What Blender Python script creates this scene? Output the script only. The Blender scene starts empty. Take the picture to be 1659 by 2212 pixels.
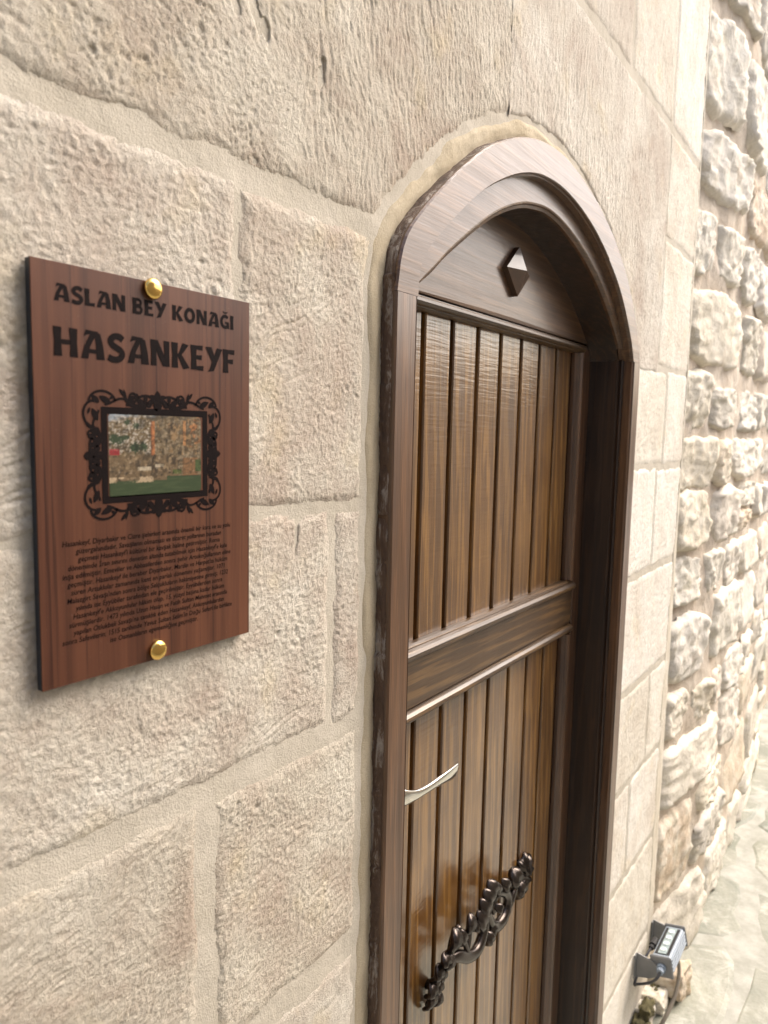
import bpy, math, random
import numpy as np

random.seed(7)
rng = np.random.default_rng(7)
scene = bpy.context.scene
COL = scene.collection
H = 1.84                      # height of the camera above the paving; z below is measured from the camera

# ------------------------------------------------------------------ camera
cam_d = bpy.data.cameras.new('camera')
cam = bpy.data.objects.new('camera', cam_d)
COL.objects.link(cam)
from mathutils import Matrix, Vector
RX = (0.5704, -0.0768, 0.8177)
RY = (-0.8211, -0.0788, 0.5654)
RZ = (0.0210, -0.9939, -0.1080)
M = Matrix(((RX[0], -RX[1], -RX[2], 0.0),
            (RY[0], -RY[1], -RY[2], -0.55),
            (RZ[0], -RZ[1], -RZ[2], H),
            (0, 0, 0, 1)))
cam.matrix_world = M
cam_d.sensor_fit = 'VERTICAL'
cam_d.sensor_height = 36.0
cam_d.lens = 36.0 * 1600 / 2212
cam_d.clip_start = 0.02
cam_d.clip_end = 500
cam_d.dof.use_dof = True
cam_d.dof.focus_distance = 1.0
cam_d.dof.aperture_fstop = 7.5
scene.camera = cam

# ------------------------------------------------------------------ sky, sun, exposure
SUN_EL, SUN_AZ = math.radians(49), math.radians(-31)      # azimuth measured from +X towards +Y
world = bpy.data.worlds.new('World')
scene.world = world
world.use_nodes = True
wn = world.node_tree
bg = wn.nodes['Background']
sky = wn.nodes.new('ShaderNodeTexSky')
sky.sky_type = 'NISHITA'
sky.sun_disc = False
sky.sun_elevation = SUN_EL
sky.sun_rotation = math.pi / 2 - SUN_AZ
sky.air_density = 1.0
sky.dust_density = 6.0
sky.ozone_density = 0.3
wn.links.new(sky.outputs['Color'], bg.inputs['Color'])
bg.inputs['Strength'].default_value = 0.15
sd = bpy.data.lights.new('sun', 'SUN')
sd.energy = 1.25
sd.angle = math.radians(46)
sd.color = (1.0, 0.985, 0.955)
sun = bpy.data.objects.new('sun', sd)
COL.objects.link(sun)
sdir = Vector((math.cos(SUN_EL) * math.cos(SUN_AZ), math.cos(SUN_EL) * math.sin(SUN_AZ), math.sin(SUN_EL)))
sun.location = sdir * 30
sun.rotation_euler = sdir.to_track_quat('Z', 'Y').to_euler()
scene.view_settings.view_transform = 'Standard'
scene.view_settings.look = 'None'
scene.view_settings.gamma = 1.0
scene.view_settings.exposure = 1.34
scene.view_settings.use_curve_mapping = False


# ------------------------------------------------------------------ noise
def _h(ix, iy, iz, seed):
    h = (ix.astype(np.uint32) * np.uint32(374761393) + iy.astype(np.uint32) * np.uint32(668265263)
         + iz.astype(np.uint32) * np.uint32(2147483647) + np.uint32(seed * 144665 + 97))
    h = (h ^ (h >> np.uint32(13))) * np.uint32(1274126177)
    h = h ^ (h >> np.uint32(16))
    h = h * np.uint32(2246822519)
    return (h ^ (h >> np.uint32(15)))


def vnoise(x, y, z=None, seed=0):
    """smooth noise in about -1..1"""
    x = np.asarray(x, float); y = np.asarray(y, float)
    if z is None: z = np.zeros_like(x) + 0.37
    xi, yi, zi = np.floor(x), np.floor(y), np.floor(z)
    fx, fy, fz = x - xi, y - yi, z - zi
    xi, yi, zi = xi.astype(np.int64), yi.astype(np.int64), zi.astype(np.int64)
    u, v, w = (t * t * t * (t * (t * 6 - 15) + 10) for t in (fx, fy, fz))
    out = 0
    for dx in (0, 1):
        for dy in (0, 1):
            for dz in (0, 1):
                h = _h(xi + dx, yi + dy, zi + dz, seed)
                gx = (h & np.uint32(255)).astype(float) / 127.5 - 1
                gy = ((h >> np.uint32(8)) & np.uint32(255)).astype(float) / 127.5 - 1
                gz = ((h >> np.uint32(16)) & np.uint32(255)).astype(float) / 127.5 - 1
                g = gx * (fx - dx) + gy * (fy - dy) + gz * (fz - dz)
                out = out + g * (u if dx else 1 - u) * (v if dy else 1 - v) * (w if dz else 1 - w)
    return out * 1.6


def fbm(x, y, z=None, seed=0, n=4):
    a, f, s = 1.0, 1.0, 0
    for i in range(n):
        s = s + a * vnoise(x * f, y * f, None if z is None else z * f, seed + i)
        a *= 0.5; f *= 2.03
    return s


def cellf(x, y, seed=0):
    """distance to the nearest jittered point and that point's random number"""
    xi, yi = np.floor(x).astype(np.int64), np.floor(y).astype(np.int64)
    best = np.full(x.shape, 9.0); rid = np.zeros(x.shape)
    zz = np.zeros_like(xi)
    for dx in (-1, 0, 1):
        for dy in (-1, 0, 1):
            h = _h(xi + dx, yi + dy, zz, seed)
            px = xi + dx + (h & np.uint32(1023)).astype(float) / 1023
            py = yi + dy + ((h >> np.uint32(10)) & np.uint32(1023)).astype(float) / 1023
            d = np.hypot(px - x, py - y)
            m = d < best
            best = np.where(m, d, best)
            rid = np.where(m, ((h >> np.uint32(20)) & np.uint32(1023)).astype(float) / 1023, rid)
    return best, rid


def sstep(a, b, x):
    t = np.clip((x - a) / (b - a), 0, 1)
    return t * t * (3 - 2 * t)


# ------------------------------------------------------------------ object helpers
def root_of(o):
    while o.parent: o = o.parent
    return o


def tag(o, label=None, cat=None, group=None, kind=None):
    if label: o['label'] = label
    if cat: o['category'] = cat
    if group: o['group'] = group
    if kind: o['kind'] = kind
    return o


def thing(name, loc, label, cat, group=None):
    o = bpy.data.objects.new(name, None)
    o.empty_display_size = 0.05
    COL.objects.link(o)
    o.location = (loc[0], loc[1], loc[2] + H)
    return tag(o, label, cat, group)


def obj(name, verts, faces, mat, parent=None, smooth=False, col=None, extra_mats=None, midx=None):
    """one mesh object; verts in x, y, z-below-camera coordinates"""
    v = np.array(verts, float).reshape(-1, 3).copy()
    v[:, 2] += H
    if parent is not None:
        L = root_of(parent).location
        v -= np.array(L)
    me = bpy.data.meshes.new(name)
    if isinstance(faces, np.ndarray):
        n, k = faces.shape
        me.vertices.add(len(v)); me.vertices.foreach_set('co', v.ravel())
        me.loops.add(n * k); me.loops.foreach_set('vertex_index', faces.ravel().astype(np.int32))
        me.polygons.add(n)
        me.polygons.foreach_set('loop_start', np.arange(0, n * k, k, dtype=np.int32))
        me.update(calc_edges=True)
    else:
        me.from_pydata(v.tolist(), [], [list(f) for f in faces])
        me.update()
    if smooth: me.polygons.foreach_set('use_smooth', [True] * len(me.polygons))
    me.materials.append(mat)
    for m in extra_mats or []: me.materials.append(m)
    if midx is not None: me.polygons.foreach_set('material_index', midx)
    if col is not None:
        ca = me.color_attributes.new('print', 'FLOAT_COLOR', 'POINT')
        ca.data.foreach_set('color', np.asarray(col, np.float32).ravel())
    me.validate()
    o = bpy.data.objects.new(name, me)
    COL.objects.link(o)
    if parent is not None: o.parent = parent
    return o


class MB:
    def __init__(s): s.v = []; s.f = []
    def add(s, v, f):
        b = len(s.v); s.v += [tuple(map(float, p)) for p in v]; s.f += [tuple(b + i for i in q) for q in f]
    def box(s, x0, x1, y0, y1, z0, z1, b=0.0):
        """a box with chamfered edges"""
        if b <= 0:
            v = [(x, y, z) for z in (z0, z1) for y in (y0, y1) for x in (x0, x1)]
            s.add(v, [(0, 2, 3, 1), (4, 5, 7, 6), (0, 1, 5, 4), (2, 6, 7, 3), (0, 4, 6, 2), (1, 3, 7, 5)]); return
        c = np.array([(x0 + x1) / 2, (y0 + y1) / 2, (z0 + z1) / 2]); h = np.array([x1 - x0, y1 - y0, z1 - z0]) / 2
        vs, ix = [], {}
        for sx in (-1, 1):
            for sy in (-1, 1):
                for sz in (-1, 1):
                    sg = np.array([sx, sy, sz])
                    for a in range(3):
                        p = sg * (h - b); p[a] = sg[a] * h[a]
                        ix[(sx, sy, sz, a)] = len(vs); vs.append(c + p)
        fs = []
        for a in range(3):
            b1, b2 = (a + 1) % 3, (a + 2) % 3
            for sa in (-1, 1):
                q = []
                for (s1, s2) in ((-1, -1), (1, -1), (1, 1), (-1, 1)):
                    k = [0, 0, 0]; k[a] = sa; k[b1] = s1; k[b2] = s2; q.append(ix[(*k, a)])
                fs.append(q if sa > 0 else q[::-1])
        for a in range(3):
            b1, b2 = (a + 1) % 3, (a + 2) % 3
            for s1 in (-1, 1):
                for s2 in (-1, 1):
                    k0 = [0, 0, 0]; k0[a] = -1; k0[b1] = s1; k0[b2] = s2; k1 = list(k0); k1[a] = 1
                    q = [ix[(*k0, b1)], ix[(*k1, b1)], ix[(*k1, b2)], ix[(*k0, b2)]]
                    fs.append(q if s1 * s2 > 0 else q[::-1])
        for sx in (-1, 1):
            for sy in (-1, 1):
                for sz in (-1, 1):
                    q = [ix[(sx, sy, sz, a)] for a in range(3)]
                    fs.append(q if sx * sy * sz > 0 else q[::-1])
        s.add(vs, fs)
    def loft(s, secs, close=False, caps=False):
        n = len(secs[0]); v = [p for q in secs for p in q]; f = []
        m = len(secs)
        for i in range(m - 1):
            for j in range(n if close else n - 1):
                k = (j + 1) % n
                f.append((i * n + j, i * n + k, (i + 1) * n + k, (i + 1) * n + j))
        if caps: f += [tuple(range(n))[::-1], tuple((m - 1) * n + j for j in range(n))]
        s.add(v, f)
    def tube(s, pts, rad, n=8, flat=None, caps=True):
        pts = [np.array(p, float) for p in pts]
        if np.isscalar(rad): rad = [rad] * len(pts)
        secs = []; up = np.array([0, -1.0, 0.02])
        for i, p in enumerate(pts):
            t = pts[min(i + 1, len(pts) - 1)] - pts[max(i - 1, 0)]; t /= np.linalg.norm(t) + 1e-12
            a = up - t * (up @ t)
            if np.linalg.norm(a) < 1e-3: a = np.array([0, 0, 1.0]) - t * t[2]
            a /= np.linalg.norm(a); b = np.cross(t, a)
            fl = 1.0 if flat is None else flat
            secs.append([p + rad[i] * (math.cos(k * 2 * math.pi / n) * a * fl + math.sin(k * 2 * math.pi / n) * b) for k in range(n)])
        s.loft(secs, close=True, caps=caps)
    def build(s, name, mat, parent=None, smooth=False):
        return obj(name, s.v, s.f, mat, parent, smooth)


def smooth_path(pts, n=6):
    """Catmull-Rom"""
    P = [np.array(p, float) for p in pts]; out = []
    for i in range(len(P) - 1):
        a, b, c, d = P[max(i - 1, 0)], P[i], P[i + 1], P[min(i + 2, len(P) - 1)]
        for k in range(n):
            t = k / n
            out.append(0.5 * (2 * b + (c - a) * t + (2 * a - 5 * b + 4 * c - d) * t * t + (3 * b - a - 3 * c + d) * t ** 3))
    out.append(P[-1]); return out


def grid_faces(nx, nz, keep=None):
    i = np.arange(nx * nz).reshape(nz, nx)
    q = np.stack([i[:-1, :-1], i[:-1, 1:], i[1:, 1:], i[1:, :-1]], -1).reshape(-1, 4)
    if keep is not None:
        k = keep.ravel(); q = q[k[q].all(1)]
    return q


def compact(v, f):
    used = np.unique(f); m = np.zeros(len(v), int); m[used] = np.arange(len(used))
    return v[used], m[f]


# ------------------------------------------------------------------ materials
class NT:
    def __init__(s, name):
        s.m = bpy.data.materials.new(name); s.m.use_nodes = True
        s.t = s.m.node_tree; s.b = s.t.nodes['Principled BSDF']
    def n(s, t, **kw):
        x = s.t.nodes.new('ShaderNode' + t)
        for k, v in kw.items():
            if k in x.inputs.keys(): x.inputs[k].default_value = v
            else: setattr(x, k, v)
        return x
    def l(s, a, b): s.t.links.new(a, b)
    def coords(s, scale=(1, 1, 1), rnd=0.0):
        tc = s.n('TexCoord'); mp = s.n('Mapping'); mp.inputs['Scale'].default_value = scale
        src = tc.outputs['Object']
        if rnd:
            oi = s.n('ObjectInfo'); mu = s.n('Math', operation='MULTIPLY'); mu.inputs[1].default_value = rnd
            s.l(oi.outputs['Random'], mu.inputs[0])
            ad = s.n('VectorMath', operation='ADD'); s.l(src, ad.inputs[0]); s.l(mu.outputs[0], ad.inputs[1])
            src = ad.outputs[0]
        s.l(src, mp.inputs['Vector']); return mp.outputs[0]
    def noise(s, vec, scale, detail=4, rough=0.55, dist=0.0):
        x = s.n('TexNoise'); x.inputs['Scale'].default_value = scale; x.inputs['Detail'].default_value = detail
        x.inputs['Roughness'].default_value = rough; x.inputs['Distortion'].default_value = dist
        s.l(vec, x.inputs['Vector']); return x.outputs['Fac']
    def ramp(s, fac, stops, interp='LINEAR'):
        r = s.n('ValToRGB'); e = r.color_ramp.elements; r.color_ramp.interpolation = interp
        while len(e) < len(stops): e.new(0.5)
        for el, (p, c) in zip(e, stops): el.position = p; el.color = (*c, 1) if len(c) == 3 else c
        s.l(fac, r.inputs['Fac']); return r.outputs['Color']
    def mix(s, fac, a, b, mode='MIX'):
        x = s.n('Mix', data_type='RGBA', blend_type=mode)
        for sock, v in ((x.inputs[0], fac), (x.inputs[6], a), (x.inputs[7], b)):
            if isinstance(v, (int, float)): sock.default_value = v
            elif isinstance(v, tuple): sock.default_value = (*v, 1)
            else: s.l(v, sock)
        return x.outputs[2]
    def bump(s, h, strength, dist, prev=None):
        b = s.n('Bump'); b.inputs['Strength'].default_value = strength; b.inputs['Distance'].default_value = dist
        s.l(h, b.inputs['Height'])
        if prev is not None: s.l(prev, b.inputs['Normal'])
        return b.outputs['Normal']
    def out(s, color=None, rough=0.6, normal=None, metal=0.0, coat=0.0, coat_rough=0.1, spec=0.5):
        if color is not None:
            if isinstance(color, tuple): s.b.inputs['Base Color'].default_value = (*color, 1)
            else: s.l(color, s.b.inputs['Base Color'])
        if isinstance(rough, (int, float)): s.b.inputs['Roughness'].default_value = rough
        else: s.l(rough, s.b.inputs['Roughness'])
        if normal is not None: s.l(normal, s.b.inputs['Normal'])
        s.b.inputs['Metallic'].default_value = metal
        s.b.inputs['Coat Weight'].default_value = coat
        s.b.inputs['Coat IOR'].default_value = 1.6
        s.b.inputs['Coat Roughness'].default_value = coat_rough
        s.b.inputs['Specular IOR Level'].default_value = spec
        return s.m


def m_stone(name, base, pink, pale, rnd=0.0, fine=1.0):
    t = NT(name); v = t.coords(rnd=rnd)
    big = t.noise(v, 5.5, 5, 0.6, 0.4)
    c = t.ramp(big, [(0.34, pink), (0.48, base), (0.62, pale)])
    mid = t.noise(v, 26, 6, 0.65, 0.3)
    c = t.mix(t.ramp(mid, [(0.45, (0, 0, 0)), (0.66, (0.4, 0.4, 0.4))]), c, pink)
    yel = t.noise(v, 9, 4, 0.6)
    c = t.mix(t.ramp(yel, [(0.58, (0, 0, 0)), (0.72, (0.4, 0.4, 0.4))]), c, (base[0] * 1.02, base[1] * 0.92, base[2] * 0.68))
    oi = t.n('ObjectInfo')
    c = t.mix(1.0, c, t.ramp(oi.outputs['Random'], [(0.0, (0.90, 0.88, 0.85)), (0.35, (1.0, 0.99, 0.96)), (0.65, (1.05, 1.05, 1.06)), (1.0, (0.97, 0.95, 0.93))]), 'MULTIPLY')
    sp = t.noise(v, 170, 4, 0.7)
    c = t.mix(0.55, c, t.ramp(sp, [(0.3, (0.70, 0.66, 0.63)), (0.55, (1, 1, 1)), (0.7, (1.12, 1.12, 1.1))]), 'MULTIPLY')
    b1 = t.bump(t.noise(v, 330, 7, 0.72, 0.3), 0.8 * fine, 0.0026)
    b2 = t.bump(t.noise(v, 520, 3, 0.6), 0.5 * fine, 0.0015, b1)
    return t.out(c, 0.92, b2, spec=0.25)


def m_mortar(name, a, b, fine=1.0):
    t = NT(name); v = t.coords()
    c = t.ramp(t.noise(v, 11, 5, 0.6), [(0.35, a), (0.65, b)])
    c = t.mix(0.35, c, t.ramp(t.noise(v, 420, 3, 0.7), [(0.3, (0.7, 0.68, 0.64)), (0.7, (1.1, 1.1, 1.1))]), 'MULTIPLY')
    n1 = t.bump(t.noise(v, 60, 5, 0.6), 0.4 * fine, 0.004)
    n2 = t.bump(t.noise(v, 480, 3, 0.7), 0.5 * fine, 0.0012, n1)
    return t.out(c, 0.95, n2, spec=0.2)


def m_wood(name, dark, mid, light, axis='z', ripple=0.0, coat=0.55, coat_rough=0.16, rough=0.42, sc=1.0, streak=1.0):
    t = NT(name)
    s = {'z': (1, 1, 0.045), 'x': (0.045, 1, 1)}[axis]
    v = t.coords((s[0] * sc, s[1] * sc, s[2] * sc), rnd=7.3)
    # cathedral grain: bands bent by slow noise
    w = t.n('TexWave', wave_type='BANDS', bands_direction='DIAGONAL')
    w.inputs['Scale'].default_value = 26; w.inputs['Distortion'].default_value = 9; w.inputs['Detail'].default_value = 3
    w.inputs['Detail Scale'].default_value = 1.6; w.inputs['Detail Roughness'].default_value = 0.6
    t.l(v, w.inputs['Vector'])
    c = t.ramp(w.outputs['Fac'], [(0.1, mid), (0.6, mid), (0.93, light)])
    st = t.noise(v, 38, 5, 0.65, 0.5)
    c = t.mix(t.ramp(st, [(0.36, (0.6 * streak,) * 3), (0.56, (0, 0, 0))]), c, dark)
    br = t.noise(t.coords((s[0] * 0.6, s[1] * 0.6, 0.4 if axis == 'x' else 0.5), rnd=3.1), 9, 3, 0.5)
    c = t.mix(t.ramp(br, [(0.52, (0, 0, 0)), (0.72, (0.5, 0.5, 0.5))]), c, light)
    kn = t.n('TexVoronoi'); kn.inputs['Scale'].default_value = 5.2; kn.inputs['Randomness'].default_value = 1.0
    t.l(t.coords((1.0, 1.0, 0.34) if axis == 'z' else (0.34, 1.0, 1.0), rnd=5.9), kn.inputs['Vector'])
    c = t.mix(t.ramp(kn.outputs['Distance'], [(0.018, (0.8,) * 3), (0.075, (0, 0, 0))]), c, tuple(q * .55 for q in dark))
    fi = t.noise(v, 330, 3, 0.6)
    c = t.mix(0.5, c, t.ramp(fi, [(0.35, (0.55, 0.5, 0.48)), (0.6, (1.08, 1.08, 1.08))]), 'MULTIPLY')
    pin = t.n('TexWave', wave_type='BANDS', bands_direction='X' if axis == 'z' else 'Z')
    pin.inputs['Scale'].default_value = 75; pin.inputs['Distortion'].default_value = 3.5; pin.inputs['Detail'].default_value = 2; pin.inputs['Detail Scale'].default_value = 0.6
    t.l(v, pin.inputs['Vector'])
    c = t.mix(0.45, c, t.ramp(pin.outputs['Fac'], [(0.0, (0.62, 0.56, 0.52)), (0.45, (1.05, 1.05, 1.05))]), 'MULTIPLY')
    nrm = t.bump(fi, 0.22, 0.0012)
    nrm = t.bump(w.outputs['Fac'], 0.10, 0.001, nrm)
    if ripple:
        rv = t.coords((12, 12, 175), rnd=1.7)
        rp = t.noise(rv, 1.0, 2, 0.5, 0.25)
        nrm = t.bump(rp, ripple, 0.0022, nrm)
    warp = t.noise(t.coords((6, 6, 3), rnd=2.0), 1.5, 2, 0.5)
    nrm = t.bump(warp, 0.12, 0.01, nrm)
    r = t.ramp(st, [(0.3, (rough + 0.12,) * 3), (0.7, (rough - 0.06,) * 3)])
    m = t.out(c, r, nrm, coat=coat, coat_rough=coat_rough, spec=0.5)
    t.l(nrm, t.b.inputs['Coat Normal'])
    return m


M_ashlar = m_stone('ashlar_limestone', (0.52, 0.480, 0.412), (0.43, 0.365, 0.305), (0.585, 0.552, 0.485))
M_ashlar_lit = m_stone('ashlar_limestone_lit', (0.66, 0.625, 0.555), (0.58, 0.53, 0.455), (0.70, 0.675, 0.615))  # same limestone lightened, the brighter light at the right put into its colour
M_mortar = m_mortar('joint_mortar', (0.45, 0.41, 0.34), (0.515, 0.475, 0.405))
M_plaster = m_mortar('door_surround_mortar', (0.42, 0.355, 0.25), (0.50, 0.435, 0.325))
M_rubmort = m_mortar('rubble_mortar', (0.54, 0.455, 0.365), (0.62, 0.55, 0.465), 2.0)
W_dark, W_mid, W_light = (0.034, 0.0135, 0.005), (0.090, 0.039, 0.0135), (0.175, 0.083, 0.028)
M_plank = m_wood('varnished_plank', (0.036, 0.0155, 0.0045), (0.120, 0.055, 0.0135), (0.235, 0.120, 0.030), 'z', ripple=0.22, coat=1.0, coat_rough=0.15, rough=0.34, streak=0.7)
M_woodz = m_wood('varnished_wood_upright', W_dark, W_mid, (0.13, 0.06, 0.024), 'z', coat=0.6, coat_rough=0.22)
M_woodx = m_wood('varnished_wood_level', (0.034, 0.018, 0.0075), (0.066, 0.036, 0.0155), (0.135, 0.076, 0.029), 'x', coat=0.4, coat_rough=0.3)
M_arch = m_wood('varnished_wood_arch', (0.040, 0.017, 0.0065), (0.086, 0.038, 0.0130), (0.135, 0.064, 0.023), 'x', coat=0.55, coat_rough=0.18, rough=0.46, sc=0.8, streak=0.5)
M_jamb = m_wood('stained_shaded_jamb', (0.009, 0.004, 0.002), (0.021, 0.0085, 0.0036), (0.045, 0.019, 0.007), 'z', coat=0.35, coat_rough=0.25)  # dark stain and the shade inside the reveal both put into this colour


def simple(name, c, rough, metal=0.0, coat=0.0, nscale=0, nstr=0.1, var=0.0, spec=0.5):
    t = NT(name); v = t.coords(); nrm = None; col = tuple(c)
    if nscale: nrm = t.bump(t.noise(v, nscale, 4, 0.6), nstr, 0.002)
    if var:
        col = t.ramp(t.noise(v, 35, 4, 0.6), [(0.3, tuple(x * (1 - var) for x in c)), (0.7, tuple(min(1, x * (1 + var)) for x in c))])
    return t.out(col, rough, nrm, metal=metal, coat=coat, spec=spec)


M_chrome = simple('polished_nickel', (0.80, 0.77, 0.72), 0.12, 1.0)
M_pewter = simple('dark_pewter', (0.060, 0.049, 0.043), 0.22, 0.85, nscale=120, nstr=0.10, var=0.3)
M_brass = simple('polished_brass', (0.80, 0.53, 0.16), 0.17, 1.0, nscale=60, nstr=0.03)
M_alu = simple('grey_powder_coat', (0.21, 0.215, 0.22), 0.45, 0.2, nscale=300, nstr=0.05, var=0.08)
M_alu2 = simple('blue_grey_aluminium', (0.27, 0.31, 0.36), 0.4, 0.3, nscale=300, nstr=0.05)
M_black = simple('black_rubber', (0.015, 0.015, 0.017), 0.45)
M_cable = simple('dark_grey_cable', (0.05, 0.052, 0.06), 0.45)
M_conduit = simple('dusty_conduit', (0.23, 0.20, 0.16), 0.6, var=0.15, nscale=200)
M_glass = simple('floodlight_glass', (0.30, 0.37, 0.38), 0.12, 0.0, coat=0.8, var=0.2)
M_led = simple('led_lens', (0.62, 0.70, 0.70), 0.15, coat=0.7)
M_ink = simple('black_print', (0.009, 0.006, 0.006), 0.6, var=0.15, spec=0.05)
M_edge = simple('sign_edge', (0.012, 0.016, 0.024), 0.35)
M_gap = simple('gap_shadow_wood', (0.02, 0.009, 0.004), 0.6)


def m_sign():
    t = NT('wood_print_laminate')
    v = t.coords((1, 1, 0.03))
    a = t.noise(v, 60, 6, 0.65, 0.6)
    c = t.ramp(a, [(0.30, (0.042, 0.016, 0.009)), (0.46, (0.084, 0.031, 0.0165)), (0.68, (0.125, 0.048, 0.025))])
    w = t.noise(t.coords((1, 1, 0.010)), 300, 4, 0.7, 0.3)
    c = t.mix(t.ramp(w, [(0.54, (0, 0, 0)), (0.66, (0.85, 0.85, 0.85))]), c, (0.022, 0.007, 0.005))
    d = t.noise(t.coords((1, 1, 0.15)), 16, 2, 0.5)
    c = t.mix(t.ramp(d, [(0.4, (0.35,) * 3), (0.6, (0, 0, 0))]), c, (0.05, 0.016, 0.009))
    dust = t.noise(t.coords(), 900, 2, 0.5)
    c = t.mix(t.ramp(dust, [(0.74, (0, 0, 0)), (0.80, (0.35,) * 3)]), c, (0.4, 0.34, 0.28))
    return t.out(c, 0.38, t.bump(t.noise(t.coords(), 700, 2, 0.5), 0.06, 0.0005), coat=0.12, coat_rough=0.2, spec=0.35)


M_sign = m_sign()


def m_print():
    t = NT('printed_photo'); a = t.n('Attribute'); a.attribute_name = 'print'
    return t.out(a.outputs['Color'], 0.38, coat=0.2, spec=0.4)


M_print = m_print()


def m_filler():
    t = NT('flaking_filler'); v = t.coords((1, 1, 0.16))
    a = t.noise(v, 70, 5, 0.7, 0.5)
    c = t.ramp(a, [(0.34, (0.05, 0.026, 0.014)), (0.50, (0.10, 0.058, 0.034)), (0.58, (0.24, 0.20, 0.165)), (0.74, (0.40, 0.36, 0.31))], 'LINEAR')
    return t.out(c, 0.7, t.bump(t.noise(v, 260, 5, 0.7), 0.9, 0.004))


M_filler = m_filler()


def m_rubble():
    t = NT('rubble_stone'); v = t.coords(rnd=13.0)
    oi = t.n('ObjectInfo')
    c = t.ramp(oi.outputs['Random'], [(0.0, (0.66, 0.60, 0.50)), (0.2, (0.70, 0.665, 0.59)), (0.4, (0.50, 0.47, 0.42)), (0.6, (0.69, 0.63, 0.51)), (0.78, (0.52, 0.40, 0.29)), (0.9, (0.68, 0.645, 0.585))])
    n1 = t.noise(v, 9, 7, 0.7, 0.5)
    c = t.mix(t.ramp(n1, [(0.44, (0, 0, 0)), (0.60, (0.8,) * 3)]), c, (0.70, 0.655, 0.565))
    n2 = t.noise(v, 13, 6, 0.7)
    c = t.mix(t.ramp(n2, [(0.56, (0, 0, 0)), (0.70, (0.6,) * 3)]), c, (0.42, 0.38, 0.26))
    n3 = t.noise(v, 5, 5, 0.65)
    c = t.mix(t.ramp(n3, [(0.60, (0, 0, 0)), (0.72, (0.6,) * 3)]), c, (0.42, 0.31, 0.22))
    c = t.mix(0.5, c, t.ramp(t.noise(v, 90, 4, 0.7), [(0.3, (0.82, 0.80, 0.77)), (0.65, (1.12, 1.12, 1.12))]), 'MULTIPLY')
    b = t.bump(t.noise(v, 34, 8, 0.7, 0.4), 0.6, 0.010)
    return t.out(c, 0.92, b, spec=0.2)


M_rubble = m_rubble()


def m_paving():
    t = NT('worn_paving'); v = t.coords(rnd=0)
    c = t.ramp(t.noise(v, 3.2, 6, 0.65, 0.8), [(0.36, (0.19, 0.20, 0.165)), (0.50, (0.255, 0.258, 0.212)), (0.64, (0.32, 0.318, 0.268))])
    c = t.mix(t.ramp(t.noise(v, 6, 6, 0.7, 0.6), [(0.52, (0, 0, 0)), (0.66, (0.85,) * 3)]), c, (0.45, 0.445, 0.395))
    c = t.mix(t.ramp(t.noise(v, 2.2, 4, 0.6), [(0.54, (0, 0, 0)), (0.70, (0.5,) * 3)]), c, (0.20, 0.215, 0.125))
    c = t.mix(0.4, c, t.ramp(t.noise(v, 80, 4, 0.7), [(0.3, (0.7, 0.68, 0.64)), (0.7, (1.1,) * 3)]), 'MULTIPLY')
    return t.out(c, 0.6, t.bump(t.noise(v, 40, 5, 0.65), 0.5, 0.008), spec=0.4)


M_paving = m_paving()
M_ground = m_mortar('paving_joint', (0.30, 0.30, 0.26), (0.43, 0.428, 0.39))
M_moss = simple('moss', (0.12, 0.105, 0.05), 0.95, nscale=150, nstr=0.8, var=0.5)

# ------------------------------------------------------------------ door opening curves
CX = 1.308


def curve(pts, n=72):
    """the measured arch line (offset from the middle, height), resampled evenly along its length"""
    d = np.array(smooth_path([(p[0], p[1], 0.0) for p in pts], 6))[:, :2]
    L = np.concatenate([[0], np.cumsum(np.linalg.norm(np.diff(d, axis=0), axis=1))])
    t = np.linspace(0, L[-1], n)
    return [(CX + a, b) for a, b in zip(np.interp(t, L, d[:, 0]), np.interp(t, L, d[:, 1]))]


C_out = curve([(-.526, .175), (-.5235, .190), (-.518, .219), (-.503, .250), (-.466, .288), (-.40, .343), (-.35, .380), (-.296, .416), (-.236, .446), (-.171, .471), (-.098, .488), (-.016, .494), (.048, .4885), (.119, .475), (.221, .445), (.341, .390), (.437, .315), (.498, .238), (.526, .175)])
C_rim1 = curve([(-.472, .175), (-.467, .213), (-.444, .244), (-.407, .275), (-.357, .314), (-.303, .351), (-.256, .377), (-.20, .402), (-.145, .420), (-.092, .431), (-.027, .435), (.037, .431), (.107, .419), (.184, .397), (.27, .360), (.354, .310), (.439, .228), (.472, .175)])
C_rim2 = curve([(-.4665, .179), (-.40, .221), (-.366, .247), (-.324, .275), (-.275, .306), (-.227, .334), (-.176, .358), (-.121, .378), (-.077, .388), (-.013, .396), (.058, .391), (.137, .374), (.214, .349), (.30, .310), (.383, .258), (.44, .214), (.4665, .179)])


def frame_sd(x, z):
    """signed distance to the outside of the door frame (negative inside)"""
    outl = [(CX - 0.526, -2.2)] + C_out + [(CX + 0.526, -2.2)]
    best = np.full(x.shape, 9.0)
    for (ax, az), (bx, bz) in zip(outl[:-1], outl[1:]):
        dx, dz = bx - ax, bz - az; L = dx * dx + dz * dz + 1e-12
        t = np.clip(((x - ax) * dx + (z - az) * dz) / L, 0, 1)
        best = np.minimum(best, np.hypot(x - ax - t * dx, z - az - t * dz))
    cx_, cz_ = np.array(C_out).T
    top = np.interp(x, cx_, cz_)
    inside = (np.abs(x - CX) < 0.526) & (z < top)
    return np.where(inside, -best, best)


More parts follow.
